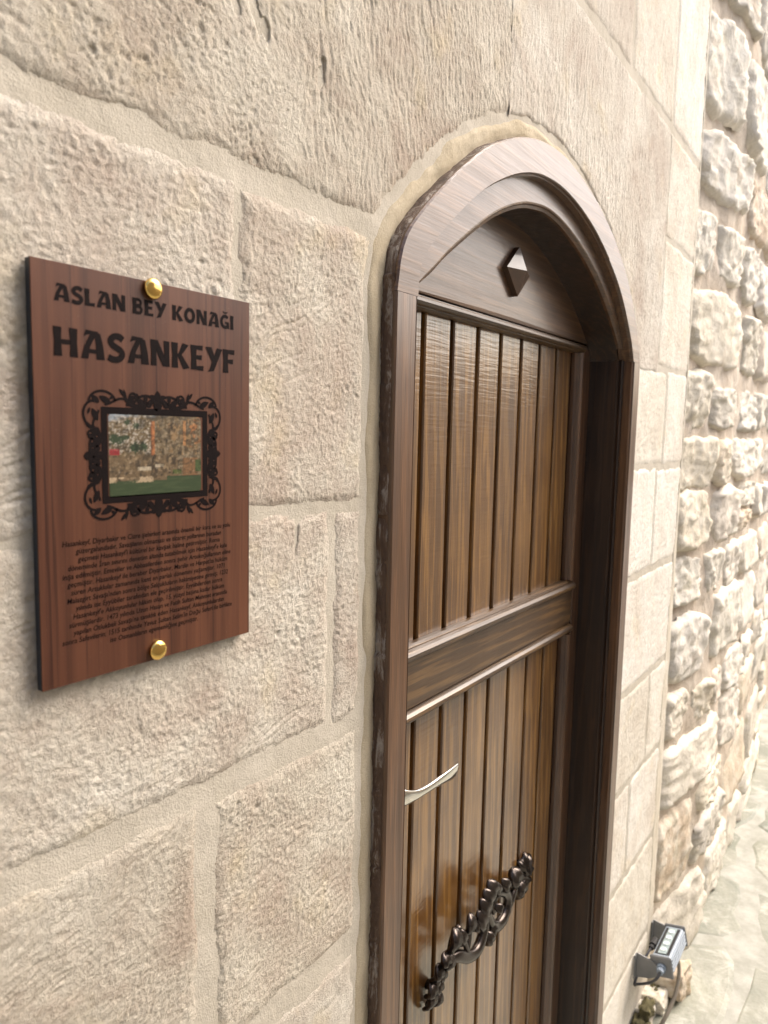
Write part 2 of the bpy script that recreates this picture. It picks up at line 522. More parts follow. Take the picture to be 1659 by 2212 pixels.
# ------------------------------------------------------------------ paving
ground_z = lambda x: -1.84
g = obj('ground', [(-30, -30, -1.8425), (30, -30, -1.8425), (30, 30, -1.8425), (-30, 30, -1.8425)], [(0, 1, 2, 3)], M_ground)
tag(g, kind='structure')
pav = thing('pavement', (3, -1.2, -1.84), None, None)
tag(pav, kind='structure')
prm = random.Random(11)
gx = np.linspace(1.2, 8.2, 16); gy = np.linspace(-3.2, 0.25, 9)
PT = {(i, j): (gx[i] + prm.uniform(-.13, .13) + (0.2 if j % 2 else 0), gy[j] + prm.uniform(-.11, .11)) for i in range(16) for j in range(9)}
for i in range(15):
    for j in range(8):
        q = [PT[(i, j)], PT[(i + 1, j)], PT[(i + 1, j + 1)], PT[(i, j + 1)]]
        c = np.mean(q, 0); pts = []
        for k in range(4):
            a, b = np.array(q[k]), np.array(q[(k + 1) % 4])
            for tt in (0.12, 0.34, 0.6, 0.85):
                p = a + (b - a) * tt
                p = c + (p - c) * (0.87 + prm.uniform(-.07, .07)); pts.append(p)
        zt = -1.84 + prm.uniform(-.003, .004); mb = MB(); n = len(pts)
        v = [(p[0], p[1], -1.86) for p in pts] + [(p[0], p[1], zt - .004) for p in pts] + \
            [(c[0] + (p[0] - c[0]) * .93, c[1] + (p[1] - c[1]) * .93, zt) for p in pts]
        f = [(k, (k + 1) % n, n + (k + 1) % n, n + k) for k in range(n)] + \
            [(n + k, n + (k + 1) % n, 2 * n + (k + 1) % n, 2 * n + k) for k in range(n)] + [tuple(range(2 * n, 3 * n))]
        obj('paving_stone', v, f, M_paving, pav)

# ------------------------------------------------------------------ smooth ashlar wall
wall = thing('ashlar_wall', (0.5, 0.1, -1.84), 'pale cream limestone wall of large pecked blocks around the wooden door', 'wall')


def relief(x, z, comb, ang, seed):
    """outward height of the tooled stone face, metres"""
    ca, sa = math.cos(ang), math.sin(ang)
    wx = x + 0.012 * vnoise(x / .07, z / .07, seed=seed + 50); wz = z + 0.012 * vnoise(x / .06, z / .06, seed=seed + 51)
    u, v = wx * ca + wz * sa, -wx * sa + wz * ca          # u along the tool strokes
    big = 0.0017 * fbm(x / .075, z / .075, seed=seed, n=4)
    m = sstep(-.35, .35, vnoise(x / .16, z / .16, seed=seed + 7) + comb)
    peck = 0.0009 * vnoise(u / .0072, v / .0056, seed=seed + 1) + 0.0011 * vnoise(u / .0040, v / .0034, seed=seed + 2)
    d, r = cellf(u / .0056, v / .0047, seed + 3)
    dens = .35 + .65 * sstep(-.5, .7, fbm(x / .06, z / .06, seed=seed + 4, n=4))
    pit = -0.0017 * dens * (r > .35) * (1 - sstep(.05, .5, d))
    d3, r3 = cellf(x / .016, z / .013, seed + 13)
    pit = pit - 0.0026 * dens ** 2 * (r3 > .8) * (1 - sstep(.05, .38, d3 + .25 * vnoise(x / .005, z / .005, seed=seed + 14)))
    st = 0.0011 * vnoise(u / .024, v / .0042, seed=seed + 5) + 0.0009 * vnoise(u / .010, v / .0030, seed=seed + 6)
    d2, r2 = cellf(u / .018, v / .0052, seed + 8)
    st = st - 0.0015 * (r2 > .5) * (1 - sstep(.1, .5, d2))
    sc = -0.0016 * np.exp(-((vnoise(u / .28, v / .016, seed=seed + 9)) / .06) ** 2) * sstep(-.1, .4, vnoise(x / .2, z / .2, seed=seed + 10))
    return .6 * big + .60 * peck * (1 - .5 * m) + (.55 + .6 * (seed == 101) * sstep(.75, .55, x)) * pit * (1 - .75 * m) + .6 * st * m + .8 * sc


def stone(x0, x1, z0, z1, step, mat, comb=-.4, ang=0.5, seed=0, gap=.004, r=.019, lift=0.0, holes=()):
    xs = np.arange(max(x0, .2), x1, step) if step < .005 and x0 < .2 else np.linspace(x0, x1, max(3, int((x1 - x0) / step)))
    if xs[0] > x0 + .01: xs = np.concatenate([np.arange(x0, xs[0] - .008, .012), xs])
    zs = np.linspace(z0, z1, max(3, int((z1 - z0) / step)))
    if step < .003 and z1 > .7: zs = np.concatenate([np.arange(z0, .66, step), np.arange(.66, z1 + .004, .008)])
    nx, nz = len(xs), len(zs)
    X, Z = np.meshgrid(xs, zs)
    X = X + (rng.random(X.shape) - .5) * step * .4; Z = Z + (rng.random(X.shape) - .5) * step * .4
    wob = 0.0042 * fbm(X / .045, Z / .045, seed=seed + 20, n=5)
    dl, dr = X - x0, x1 - X
    if seed == 101: dr = dr + .024 + .003 * sstep(.5, .7, Z)
    if seed == 140: dl = dl + .020
    e = np.minimum(np.minimum(dl, dr), np.minimum(Z - z0, z1 - Z)) - gap + .0075 + wob
    fs = frame_sd(X, Z)
    e = np.minimum(e, fs - .034 + 1.3 * wob)
    h = relief(X, Z, comb + (1.3 * sstep(.58, .80, X) if seed == 101 else 0), ang, seed)
    for (hx, hz, ra, rb, dep, an) in holes:
        du = (X - hx) * math.cos(an) + (Z - hz) * math.sin(an); dv = -(X - hx) * math.sin(an) + (Z - hz) * math.cos(an)
        q = np.hypot(du / ra, dv / rb) + .55 * vnoise(X / .009, Z / .009, seed=seed + 33)
        h = h - dep * (1 - sstep(.55, 1.05, q))
    roll = np.clip(1 - e / r, 0, 1.6)
    Y = -(.0019 + lift + h * (1 - .4 * np.clip(roll, 0, 1))) + .0052 * roll ** 2
    keep = fs > .004
    f = grid_faces(nx, nz, keep)
    if len(f) == 0: return
    v, f = compact(np.stack([X, Y, Z], -1).reshape(-1, 3), f)
    return obj('stone', v, f, mat, wall, smooth=True)


N = .0015
A, B = M_ashlar, M_ashlar_lit
# big block over the sign and its neighbour over the door (tight joint between them)
stone(-.35, 1.118, .256, .79, .0018, A, -.35, 1.75, 101, .006, holes=((.555, .408, .026, .0065, .013, 1.95), (.570, .392, .011, .0055, .010, 1.9), (.657, .383, .017, .006, .007, 1.35), (.53, .40, .012, .005, .005, 1.9)))
stone(1.1165, 2.062, .17, .79, .0027, A, .9, 1.52, 140, .004, .010)
# course at the height of the sign
stone(-.5, .53, -.088, .238, N, A, -.55, .45, 180, .002)
stone(.530, .80, -.090, .240, N, A, -.6, .5, 220, .009)
stone(-.5, .682, -.356, -.092, N, A, -.3, .38, 260, .004, holes=((.622, -.118, .022, .0035, .004, 1.45), (.628, -.100, .008, .006, .004, .3)))
stone(.690, .80, -.362, -.094, N, A, -.5, .3, 300, .004, holes=((.665, -.14, .01, .003, .004, 1.5),))
stone(-.5, .480, -.652, -.372, N, A, -.05, .42, 340, .006)
stone(.500, .80, -.662, -.382, N, A, -.45, .42, 380, .004)
stone(-.5, .80, -1.0, -.692, .004, A, 0., .42, 420, .004)
stone(-1.2, .2, -1.4, -1.01, .02, A, 0., .42, 430, .004)
stone(.2, .80, -1.4, -1.01, .008, A, 0., .42, 431, .004)
stone(-1.2, .80, -1.85, -1.41, .02, A, 0., .42, 432, .004)
for (x0, x1, z0, z1, s) in ((-1.6, -.36, .26, .79, 433), (-1.6, -.51, -.36, .25, 434), (-1.6, -.51, -1.0, -.37, 435)):
    stone(x0, x1, z0, z1, .02, A, 0, .4, s, .004)
# courses above the lintel
stone(-.6, 1.05, .80, 1.25, .008, A, .3, 1.5, 460)
stone(1.06, 1.715, .805, 1.25, .005, A, .4, 1.55, 470, .005)
stone(1.722, 2.07, .805, 1.25, .005, B, .3, 1.3, 480, .004)
stone(2.075, 2.41, .80, 1.25, .005, B, .3, 1.2, 490, .004)
stone(1.0, 1.9, 1.26, 1.8, .012, B, .3, 1.2, 500); stone(1.905, 2.41, 1.26, 1.8, .008, B, .3, 1.2, 510)
# right of the door
K = .0036
stone(2.066, 2.41, .525, .785, K, B, .2, .9, 520, .003)
stone(2.066, 2.41, .192, .520, K, B, .5, .55, 530, .003)
stone(1.82, 2.165, -.072, .176, K, B, .0, .5, 540, .003)
stone(2.17, 2.41, -.075, .185, K, B, .0, .5, 550, .003)
stone(1.82, 2.113, -.362, -.082, K, B, .2, .5, 560, .004)
stone(2.117, 2.41, -.362, -.088, K, B, .2, .5, 570, .004)
stone(1.82, 2.41, -.675, -.374, K, B, .5, .45, 580, .004)
stone(1.82, 2.175, -.955, -.687, K, B, .4, .45, 590, .004)
stone(2.18, 2.41, -.955, -.687, K, B, .4, .45, 600, .004)
stone(1.82, 2.03, -1.24, -.962, K, B, .4, .45, 610, .004)
stone(2.036, 2.41, -1.24, -.962, K, B, .4, .45, 620, .004)
stone(1.82, 2.41, -1.57, -1.252, K, B, .4, .6, 630, .004)
stone(1.82, 2.41, -1.86, -1.58, .006, B, .4, .6, 640, .004)


def mortar_sheet(x0, x1, z0, z1, step, seed):
    nx, nz = int((x1 - x0) / step) + 1, int((z1 - z0) / step) + 1
    X, Z = np.meshgrid(np.linspace(x0, x1, nx), np.linspace(z0, z1, nz))
    fs = frame_sd(X, Z)
    Y = .0003 - .0008 * fbm(X / .05, Z / .03, seed=seed, n=3)
    f = grid_faces(nx, nz, fs > -.02)
    return compact(np.stack([X, Y, Z], -1).reshape(-1, 3), f)


v1, f1 = mortar_sheet(-1.6, 2.395, -1.86, 1.8, .006, 5)
obj('joint_mortar', v1, f1, M_mortar, wall, smooth=True)
# wall core behind the facing, with the doorway left open, and its returned end
mb = MB()
mb.box(-1.6, .80, .012, .35, -1.86, 1.8); mb.box(1.815, 2.392, .012, .35, -1.86, 1.8); mb.box(.80, 1.815, .012, .35, .50, 1.8)
mb.build('wall_core', M_mortar, wall)
# smeared mortar down the right-hand end of the smooth wall
nx, nz = 14, 260
X, Z = np.meshgrid(np.linspace(0, 1, nx), np.linspace(-1.84, 1.7, nz))
wdt = .018 + .07 * sstep(.1, -.9, Z) + .02 * vnoise(Z / .12, Z * 0, seed=3)
XX = 2.402 - wdt * (1 - X)
YY = -.0022 - .0008 * np.sin(np.clip(X, 0, 1) * math.pi * .6) + .0016 * fbm(XX / .03, Z / .05, seed=9, n=3) + .008 * sstep(.3, 0, X) + .02 * sstep(.9, 1, X) ** 2
obj('edge_mortar', np.stack([XX, YY, Z], -1).reshape(-1, 3), grid_faces(nx, nz), m_mortar('edge_mortar', (0.55, 0.5, 0.41), (0.62, 0.57, 0.48)), wall, smooth=True)

# smooth mortar collar round the door frame
outl = [(CX - .526, z) for z in np.linspace(-1.84, .165, 260)] + [C_out[0]]
den = [np.array(p) for p in C_out]
arc = []
for a, b in zip(den[:-1], den[1:]):
    k = max(1, int(np.linalg.norm(b - a) / .006))
    arc += [a + (b - a) * t / k for t in range(k)]
outl = outl[:-1] + arc + [(CX + .526, z) for z in np.linspace(.165, -1.84, 260)]
O = np.array([tuple(p) for p in outl])
T = np.gradient(O, axis=0)
ker = np.ones(9) / 9
for c_ in (0, 1): T[:, c_] = np.convolve(np.pad(T[:, c_], 4, mode='edge'), ker, 'valid')
T /= np.linalg.norm(T, axis=1)[:, None]
Nn = np.stack([-T[:, 1], T[:, 0]], 1)
tt = np.linspace(-.004, .056, 24)
S_ = np.arange(len(O))[None, :] * .007 + 0 * tt[:, None]
PX = O[None, :, 0] + Nn[None, :, 0] * tt[:, None]; PZ = O[None, :, 1] + Nn[None, :, 1] * tt[:, None]
TT = tt[:, None] + 0 * PX
PY = -.0022 + .0016 * fbm(S_ / .05, TT / .02, seed=77, n=3) + .0018 * sstep(.010, -.002, TT) + .014 * sstep(.018, .054, TT + .008 * vnoise(S_ / .06, TT / .05, seed=79))
obj('collar_mortar', np.stack([PX, PY, PZ], -1).reshape(-1, 3), grid_faces(len(O), len(tt)), M_plaster, wall, smooth=True)

# ------------------------------------------------------------------ rubble wall beyond
rub = thing('rubble_wall', (4, .1, -1.84), 'rough rubble stone wall with pinkish mortar beyond the smooth wall', 'wall')


def rub_y(x): return .016 - .061 * sstep(2.39, 2.85, x) + .25 * sstep(3.6, 7, x)


nx, nz = 300, 330
X, Z = np.meshgrid(2.38 + 5.2 * np.linspace(0, 1, nx) ** 1.7, np.linspace(-1.86, 3.2, nz))
Y = rub_y(X) + .03 * sstep(2.395, 2.38, X) + .002 + .010 * fbm(X / .10, Z / .10, seed=31, n=6)
obj('rubble_mortar', np.stack([X, Y, Z], -1).reshape(-1, 3), grid_faces(nx, nz), M_rubmort, rub, smooth=True)
mb = MB(); mb.box(2.395, 7.6, .08, .5, -1.86, 3.2); mb.build('wall_core', M_rubmort, rub)

def round_box(k):
    g_ = np.linspace(-1, 1, k); vs, fs = [], []
    for ax in range(3):
        for sg in (-1, 1):
            a, b = np.meshgrid(g_, g_); p = np.zeros((k, k, 3)); p[..., ax] = sg; p[..., (ax + 1) % 3] = a * sg; p[..., (ax + 2) % 3] = b
            fs.append(grid_faces(k, k) + len(vs) * k * k); vs.append(p.reshape(-1, 3))
    vs = np.concatenate(vs)
    return vs / (np.sum(np.abs(vs) ** 5.5, 1) ** (1 / 5.5))[:, None], np.concatenate(fs)


NEAR, FAR = round_box(19), round_box(8)
sq, cube_f = round_box(9)


def rubble(cx, cz, w, h, d, y0, seed, parent, mat=M_rubble, name='stone', rough=.14):
    rs = np.random.default_rng(seed * 7 + 1)
    sq, cube_f = NEAR if cx < 3.3 else FAR
    dirs = sq / np.linalg.norm(sq, axis=1)[:, None]
    nr_ = rs.normal(size=(15, 3)); nr_[:, 1] *= .25; nr_ /= np.linalg.norm(nr_, axis=1)[:, None]
    dd = rs.uniform(.86, 1.22, 15)
    for k6 in range(6):
        a6 = np.zeros(3); a6[k6 // 2] = 1 if k6 % 2 else -1; a6 += rs.normal(0, .07, 3); a6 /= np.linalg.norm(a6)
        nr_ = np.vstack([nr_, a6]); dd = np.append(dd, rs.uniform(.86, 1.0))
    dt = dirs @ nr_.T
    p = dirs * np.min(np.where(dt > .05, dd / np.maximum(dt, .05), 9), 1)[:, None]
    p[:, 0] *= 1 + .22 * math.sin(seed * 1.7) * p[:, 2]; p[:, 2] *= 1 + .2 * math.sin(seed * 2.9) * p[:, 0]
    q = p * 1.7 + seed * 3.17
    n1 = fbm(q[:, 0], q[:, 1], q[:, 2], seed=seed, n=4)
    p = p * (1 + rough * .45 * n1)[:, None]
    m_ = sstep(.1, -.4, p[:, 1])
    X_, Z_ = p[:, 0] * w / 2 + seed, p[:, 2] * h / 2
    p[:, 1] += m_ * (.10 * fbm(X_ / .09, Z_ / .09, seed=seed + 5, n=3) + .13 * np.abs(fbm(X_ / .04, Z_ / .035, seed=seed + 6, n=4)) + .08 * vnoise(X_ / .012, Z_ / .012, seed=seed + 7) - .06)
    p[:, 0] += .05 * fbm(q[:, 1] * 3, q[:, 2] * 4, seed=seed + 8, n=3)
    an = .14 * math.sin(seed * 5.3); x, z = p[:, 0] * w / 2, p[:, 2] * h / 2
    v = np.stack([cx + x * math.cos(an) - z * math.sin(an), y0 + p[:, 1] * d / 2, cz + x * math.sin(an) + z * math.cos(an)], -1)
    return obj(name, v, cube_f, mat, parent, smooth=False)


rr = random.Random(5)


def laid_stone(xb0, xt0, xb1, xt1, zb, zt, seed, k):
    """a roughly squared stone bedded in the wall: slanted sides, wavy beds, broken face"""
    U, V = np.meshgrid(np.linspace(-1, 1, k), np.linspace(-1, 1, k))
    rc = .26 + .12 * math.sin(seed * 2.3)
    u, v = U * np.sqrt(1 - rc * V ** 2), V * np.sqrt(1 - rc * U ** 2)
    a, b = (u + 1) / 2, (v + 1) / 2
    X = (xb0 + (xt0 - xb0) * b) * (1 - a) + (xb1 + (xt1 - xb1) * b) * a
    Z = zb + (zt - zb) * b + .014 * vnoise(X / .10, X * 0 + seed * 1.37, seed=4)
    X = X + .016 * vnoise(Z / .09, Z * 0 + seed * .71, seed=6) + .006 * vnoise(Z / .03, X / .03, seed=8)
    Z = Z + .006 * vnoise(X / .035, Z / .035, seed=9)
    e = np.maximum(np.abs(U), np.abs(V))
    pr = .006 + .012 * (.5 + .5 * math.sin(seed * 7.7)); tx, tz = .010 * math.sin(seed * 3.1), .010 * math.sin(seed * 4.7)
    face = pr + tx * u + tz * v + .007 * fbm(X / .10, Z / .10, seed=seed, n=3) + .013 * np.abs(fbm(X / .05, Z / .045, seed=seed + 1, n=5)) + .004 * vnoise(X / .012, Z / .012, seed=seed + 2)
    Y = rub_y(X) - face + .034 * sstep(.80, 1.02, e + .05 * vnoise(X / .04, Z / .04, seed=seed + 3)) ** 1.5
    return obj('stone', np.stack([X, Y, Z], -1).reshape(-1, 3), grid_faces(k, k), M_rubble, rub, smooth=False)


z = -1.87; row = 0; sid = 1
while z < 2.6:
    hh = rr.uniform(.15, .35); J = .010
    x = 2.402; sl0 = 0.0
    while x < 7.3:
        w = rr.uniform(.22, .58) * (1.1 if hh > .22 else .8)
        sl1 = rr.uniform(-.035, .035)
        k = 24 if x < 3.2 else 12 if x < 4.5 else 8
        if rr.random() < .22 and hh > .19:         # two thin stones instead of one
            m_ = hh * rr.uniform(.38, .62)
            laid_stone(x, x + sl0 * .5, x + w, x + w + sl1 * .5, z, z + m_ - J / 2, sid, k); sid += 1
            laid_stone(x + sl0 * .5, x + sl0, x + w + sl1 * .5, x + w + sl1, z + m_ + J / 2, z + hh, sid, k)
        else:
            laid_stone(x, x + sl0, x + w, x + w + sl1, z + rr.uniform(-.02, .02), z + hh + rr.uniform(-.03, .016), sid, k)
        sid += 1
        x += w + J + rr.uniform(0, .012); sl0 = sl1
    z += hh + J + rr.uniform(0, .012); row += 1

# ------------------------------------------------------------------ out of view: a parapet that shows in the varnish, and blocks added for shade
opp = thing('facing_shade_block', (-2, -2.6, -1.84), 'unseen stone block across the alley, sized to shade the sign end', 'building')
mb = MB(); mb.box(-4.9, 2.0, -4.2, -2.6, -1.86, 2.9)  # unseen mass, its length and height set to shade the sign end
mb.build('wall', M_ashlar, opp)
low = thing('parapet_wall', (6, -2, -1.84), 'low stone wall across the alley from the door', 'wall')
mb = MB(); mb.box(2.01, 10.5, -2.9, -2.6, -1.86, .62); mb.build('wall', M_ashlar, low)
mb = MB(); mb.box(2.01, 10.5, -2.94, -2.56, .622, .69); mb.build('coping', M_ashlar, low)
end = thing('end_shade_block', (-6, 0, -1.84), 'unseen stone block added behind the viewer to darken the jamb reveals', 'building')
mb = MB(); mb.box(-7, -5, -2.55, -.02, -1.86, 2.0); mb.build('wall', M_ashlar, end)  # added out of view to keep the jamb reveals dark

# ------------------------------------------------------------------ door frame
frame = thing('door_frame', (CX, 0.03, -1.84), 'dark brown varnished wooden door frame with a rounded arched head', 'door frame')


def cur3(c, y, off=0.0):
    """curve lifted to y, shrunk inwards (off>0) along its normal"""
    a = np.array(c); t = np.gradient(a, axis=0); t /= np.linalg.norm(t, axis=1)[:, None] + 1e-12
    n = np.stack([t[:, 1], -t[:, 0]], 1)
    b = a + n * off
    return [(p[0], y, p[1]) for p in b]


YF = -.0215
n = len(C_out)
def ins(a, b, t):     # point between two matching curves
    return [(p[0] + (q[0] - p[0]) * t, p[1] + (q[1] - p[1]) * t) for p, q in zip(a, b)]
IN = C_rim1
secs2 = [(C_out, .03), (C_out, YF + .003), (ins(C_out, IN, .04), YF), (ins(C_out, IN, .93), YF), (ins(C_out, IN, .955), YF + .002), (ins(C_out, IN, .97), YF + .006), (IN, YF + .0075), (IN, .012)]
def arch_part(name, i0, i1, dy=0.0, mat=M_arch):
    mb = MB(); mb.loft([[(p[0], y + dy, p[1]) for p in c[i0:i1 + 1]] for c, y in secs2])
    ends = []
    for i in (i0, i1):
        v = [(c[i][0], y + dy, c[i][1]) for c, y in secs2]; b = len(mb.v); mb.v += v
        q = tuple(range(b, b + len(v))); mb.f.append(q if i == i1 else q[::-1])
    return mb.build(name, mat, frame)
arch_part('arch_casing', 0, 53); arch_part('arch_casing', 53, n - 1, .0009)
# upright casings with a bead on the inner edge
for sgn in (-1, 1):
    xo, xi = CX + sgn * .526, CX + sgn * .472
    prof = [(xo, .03), (xo, YF + .002), (xo - sgn * .003, YF), (xi + sgn * .0085, YF), (xi + sgn * .0075, YF + .003), (xi + sgn * .005, YF + .0035), (xi + sgn * .003, YF + .002), (xi, YF + .0045), (xi, .012)]
    zz = np.linspace(-1.84, .1745, 40)
    mb = MB(); mb.loft([[(p[0] + .0006 * math.sin(z * 7 + sgn), p[1], z) for p in prof] for z in zz][::(1 if sgn > 0 else -1)], caps=True)
    mb.build('jamb_casing', M_woodz, frame)
    # inner reveal with a rounded stop
    xr = CX + sgn * .4655
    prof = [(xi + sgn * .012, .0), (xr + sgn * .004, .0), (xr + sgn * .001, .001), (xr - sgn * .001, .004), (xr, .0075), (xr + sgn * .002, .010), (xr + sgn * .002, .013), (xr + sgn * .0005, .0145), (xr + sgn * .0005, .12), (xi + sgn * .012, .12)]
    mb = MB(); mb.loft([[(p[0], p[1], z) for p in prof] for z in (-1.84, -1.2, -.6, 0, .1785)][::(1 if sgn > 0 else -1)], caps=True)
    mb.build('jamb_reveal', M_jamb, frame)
# second arched band and the soffit behind it
R2 = C_rim2
s3 = [(ins(IN, R2, -.10), .0), (ins(IN, R2, .80), .0), (ins(IN, R2, .86), .001), (ins(IN, R2, .90), .0045), (ins(IN, R2, 1.0), .0075), (R2, .014)]
i0, i1 = 1, n - 3
mb = MB(); mb.loft([[(p[0], y, p[1]) for p in c[i0:i1 + 1]] for c, y in s3])
v = [(c[i0][0], y, c[i0][1]) for c, y in s3] + [(R2[i0][0], .03, R2[i0][1]), (IN[i0][0], .03, IN[i0][1])]
b = len(mb.v); mb.v += v; mb.f.append(tuple(range(b, b + len(v)))[::-1])
mb.build('arch_band', M_arch, frame)
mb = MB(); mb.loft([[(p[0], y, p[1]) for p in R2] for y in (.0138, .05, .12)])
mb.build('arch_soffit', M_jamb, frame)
# back boards close the gap between arch band, soffit and wall
mb = MB(); mb.loft([[(p[0], .02, p[1]) for p in C_out], [(p[0], .02, p[1]) for p in R2]])
mb.build('arch_backing', M_gap, frame)

# chipped filler down the left edge of the frame and over the arch
zz = np.arange(-1.84, .2, .003)
zc = [(CX - .526, z) for z in zz] + [tuple(p) for p in arc[2:]]
ZC = np.array(zc); s_ = np.arange(len(ZC)) * .003
tg = np.gradient(ZC, axis=0); tg /= np.linalg.norm(tg, axis=1)[:, None] + 1e-9
no = np.stack([-tg[:, 1], tg[:, 0]], 1)
wd = .0040 + .0026 * fbm(s_ / .03, s_ * 0, seed=41, n=4) + .002 * vnoise(s_ / .006, s_ * 0, seed=45)
taper = sstep(len(ZC), len(ZC) * .62, np.arange(len(ZC)))
wd = np.clip(wd * (.25 + .75 * taper), .0008, .012)
rows = []
for fr, y in ((0, -.0165), (.55, -.0155), (.9, -.0115), (1.0, -.006), (1.02, .004)):
    jit = .0011 * fbm(s_ / .008, s_ * 0 + fr * 5, seed=47, n=3)
    rows.append(np.stack([ZC[:, 0] + no[:, 0] * (wd * fr - .001), y + jit, ZC[:, 1] + no[:, 1] * (wd * fr - .001)], -1))
fv = np.concatenate(rows); 
obj('chipped_filler', fv, grid_faces(len(ZC), 5), M_filler, frame)

# ------------------------------------------------------------------ door leaf
door = thing('wooden_door', (CX, .1, -1.84), 'varnished plank door with a middle rail and a diamond boss in its arched head', 'door')
YS, YP = .080, .1
PX0, PP = .948, .0945
ZM = {'t1': .199, 'mid_top': -.367, 'mid_bot': -.462}
def plank(k, z0, z1):
    a, b = PX0 + k * PP, PX0 + (k + 1) * PP
    g2, be = .0066, .0025
    prof = [(a, YP + .024), (a + g2, YP + .0235), (a + g2, YP + be), (a + g2 + .0015, YP + .0006), (a + g2 + be, YP), (b - g2 - be, YP), (b - g2 - .0015, YP + .0006), (b - g2, YP + be), (b - g2, YP + .0235), (b, YP + .024)]
    mb = MB(); mb.loft([[(p[0], p[1] , z) for p in prof] for z in (z0, z1)]); return mb.build('plank', M_plank, door)
for k in range(8):
    plank(k, -.352, .215)
    plank(k, -1.75, -.455)
mb = MB(); mb.box(.86, 1.77, .1245, .14, -1.75, .42); mb.build('back_board', M_gap, door)
for (a, b) in ((.8475, .935), (1.728, 1.7725)):
    mb = MB(); mb.box(a, b, YS, .112, -1.75, .205, .0012); mb.build('stile', M_woodz, door)
def bead_profile(w, h):
    """height above the base for a moulding of width w"""
    return [(0, 0), (0, -.35 * h), (.10 * w, -.60 * h), (.16 * w, -.60 * h), (.22 * w, -.86 * h), (.40 * w, -h), (.62 * w, -.97 * h), (.78 * w, -.8 * h), (.84 * w, -.62 * h), (.9 * w, -.6 * h), (w, -.3 * h), (w, 0)]
# mouldings: level ones run along x, upright ones along z
def mould_x(name, z_in, w, y, h, up, x0=.93, x1=1.729):
    pr = bead_profile(w, h); mb = MB()
    mb.loft([[(x, y + q, z_in - (p if up else -p)) for p, q in pr] for x in ((x0, x1) if up else (x1, x0))], close=True, caps=True)
    return mb.build(name, M_woodx, door)
def mould_z(name, x_in, w, y, h, right, z0, z1):
    pr = bead_profile(w, h); mb = MB()
    mb.loft([[(x_in + (p if right else -p), y + q, z) for p, q in pr] for z in ((z0, z1) if right else (z1, z0))], close=True, caps=True)
    return mb.build(name, M_woodz, door)
mb = MB(); mb.box(.93, 1.7295, YS + .002, .112, -.455, -.355, .001); mb.build('middle_rail', M_woodx, door)
mould_x('moulding', -.349, .030, .0995, .0275, True)
mould_x('moulding', -.483, .027, .0995, .0255, False)
mould_x('moulding', .193, .022, .0995, .0275, False)
mould_z('moulding', 1.700, .030, .0995, .024, True, -.349 + .001, .193)
mould_z('moulding', 1.700, .030, .0995, .024, True, -1.75, -.483)
mould_z('moulding', .952, .026, .0995, .024, False, -.348, .193)
mould_z('moulding', .952, .026, .0995, .024, False, -1.75, -.483)
# arched head panel with pyramid diamond
mb = MB(); R3 = ins(C_rim2, C_rim2, 0)
top = [(p[0], p[1] + .025) for p in C_rim2]
pts = [(x, .2155) for x in np.linspace(top[0][0], top[-1][0], n)]
mb.loft([[(p[0], .112, p[1]) for p in pts], [(p[0], YS + .001, p[1]) for p in pts], [(q[0], YS - .0, q[1]) for q in ins(pts, top, .03)], [(p[0], YS, p[1]) for p in top]])
mb.build('head_panel', M_arch, door)
mb = MB(); dx, dz, hx, hz = 1.327, .306, .0505, .0455
base = [(dx - hx, dz), (dx, dz - hz), (dx + hx, dz), (dx, dz + hz)]
v = [(x, YS + .001, z) for x, z in base] + [(x, YS - .011, z) for x, z in base] + [(dx + .004, YS - .026, dz + .001)]
mb.add(v, [(0, 1, 5, 4), (1, 2, 6, 5), (2, 3, 7, 6), (3, 0, 4, 7), (4, 5, 8), (5, 6, 8), (6, 7, 8), (7, 4, 8)])
mb.build('diamond_boss', simple('dark_varnish', (0.055, 0.026, 0.012), 0.42, coat=0.3, nscale=90, nstr=0.1, var=0.25), door)

# lever handle
lev = smooth_path([(.889, .076, -.547), (.889, .045, -.547), (.893, .031, -.549), (.905, .025, -.553), (.930, .023, -.558), (.965, .022, -.5605), (1.005, .0225, -.563), (1.040, .024, -.567), (1.064, .0265, -.570)], 6)
nn = len(lev); secs = []
for i, p in enumerate(lev):
    t = lev[min(i + 1, nn - 1)] - lev[max(i - 1, 0)]; t /= np.linalg.norm(t)
    u = i / (nn - 1)
    zr = .0165 - .0085 * sstep(.25, .62, u) + .0070 * sstep(.62, 1, u)
    if u < .22: zr = .0105 + .006 * sstep(.05, .22, u)
    th = .0075 - .003 * sstep(.2, .5, u) - .0012 * sstep(.7, 1, u)
    up = np.array([0, -.25, 1.0]); up -= t * (up @ t); up /= np.linalg.norm(up); sd_ = np.cross(t, up)
    secs.append([p + up * zr * math.cos(k * math.pi / 8) + sd_ * th * math.sin(k * math.pi / 8) for k in range(16)])
mb = MB(); mb.loft(secs, close=True, caps=True); lever = mb.build('lever_handle', M_chrome, door, smooth=True)
mb = MB(); mb.box(.872, .906, .0745, .081, -.66, -.50, .003); mb.build('backplate', M_chrome, lever)

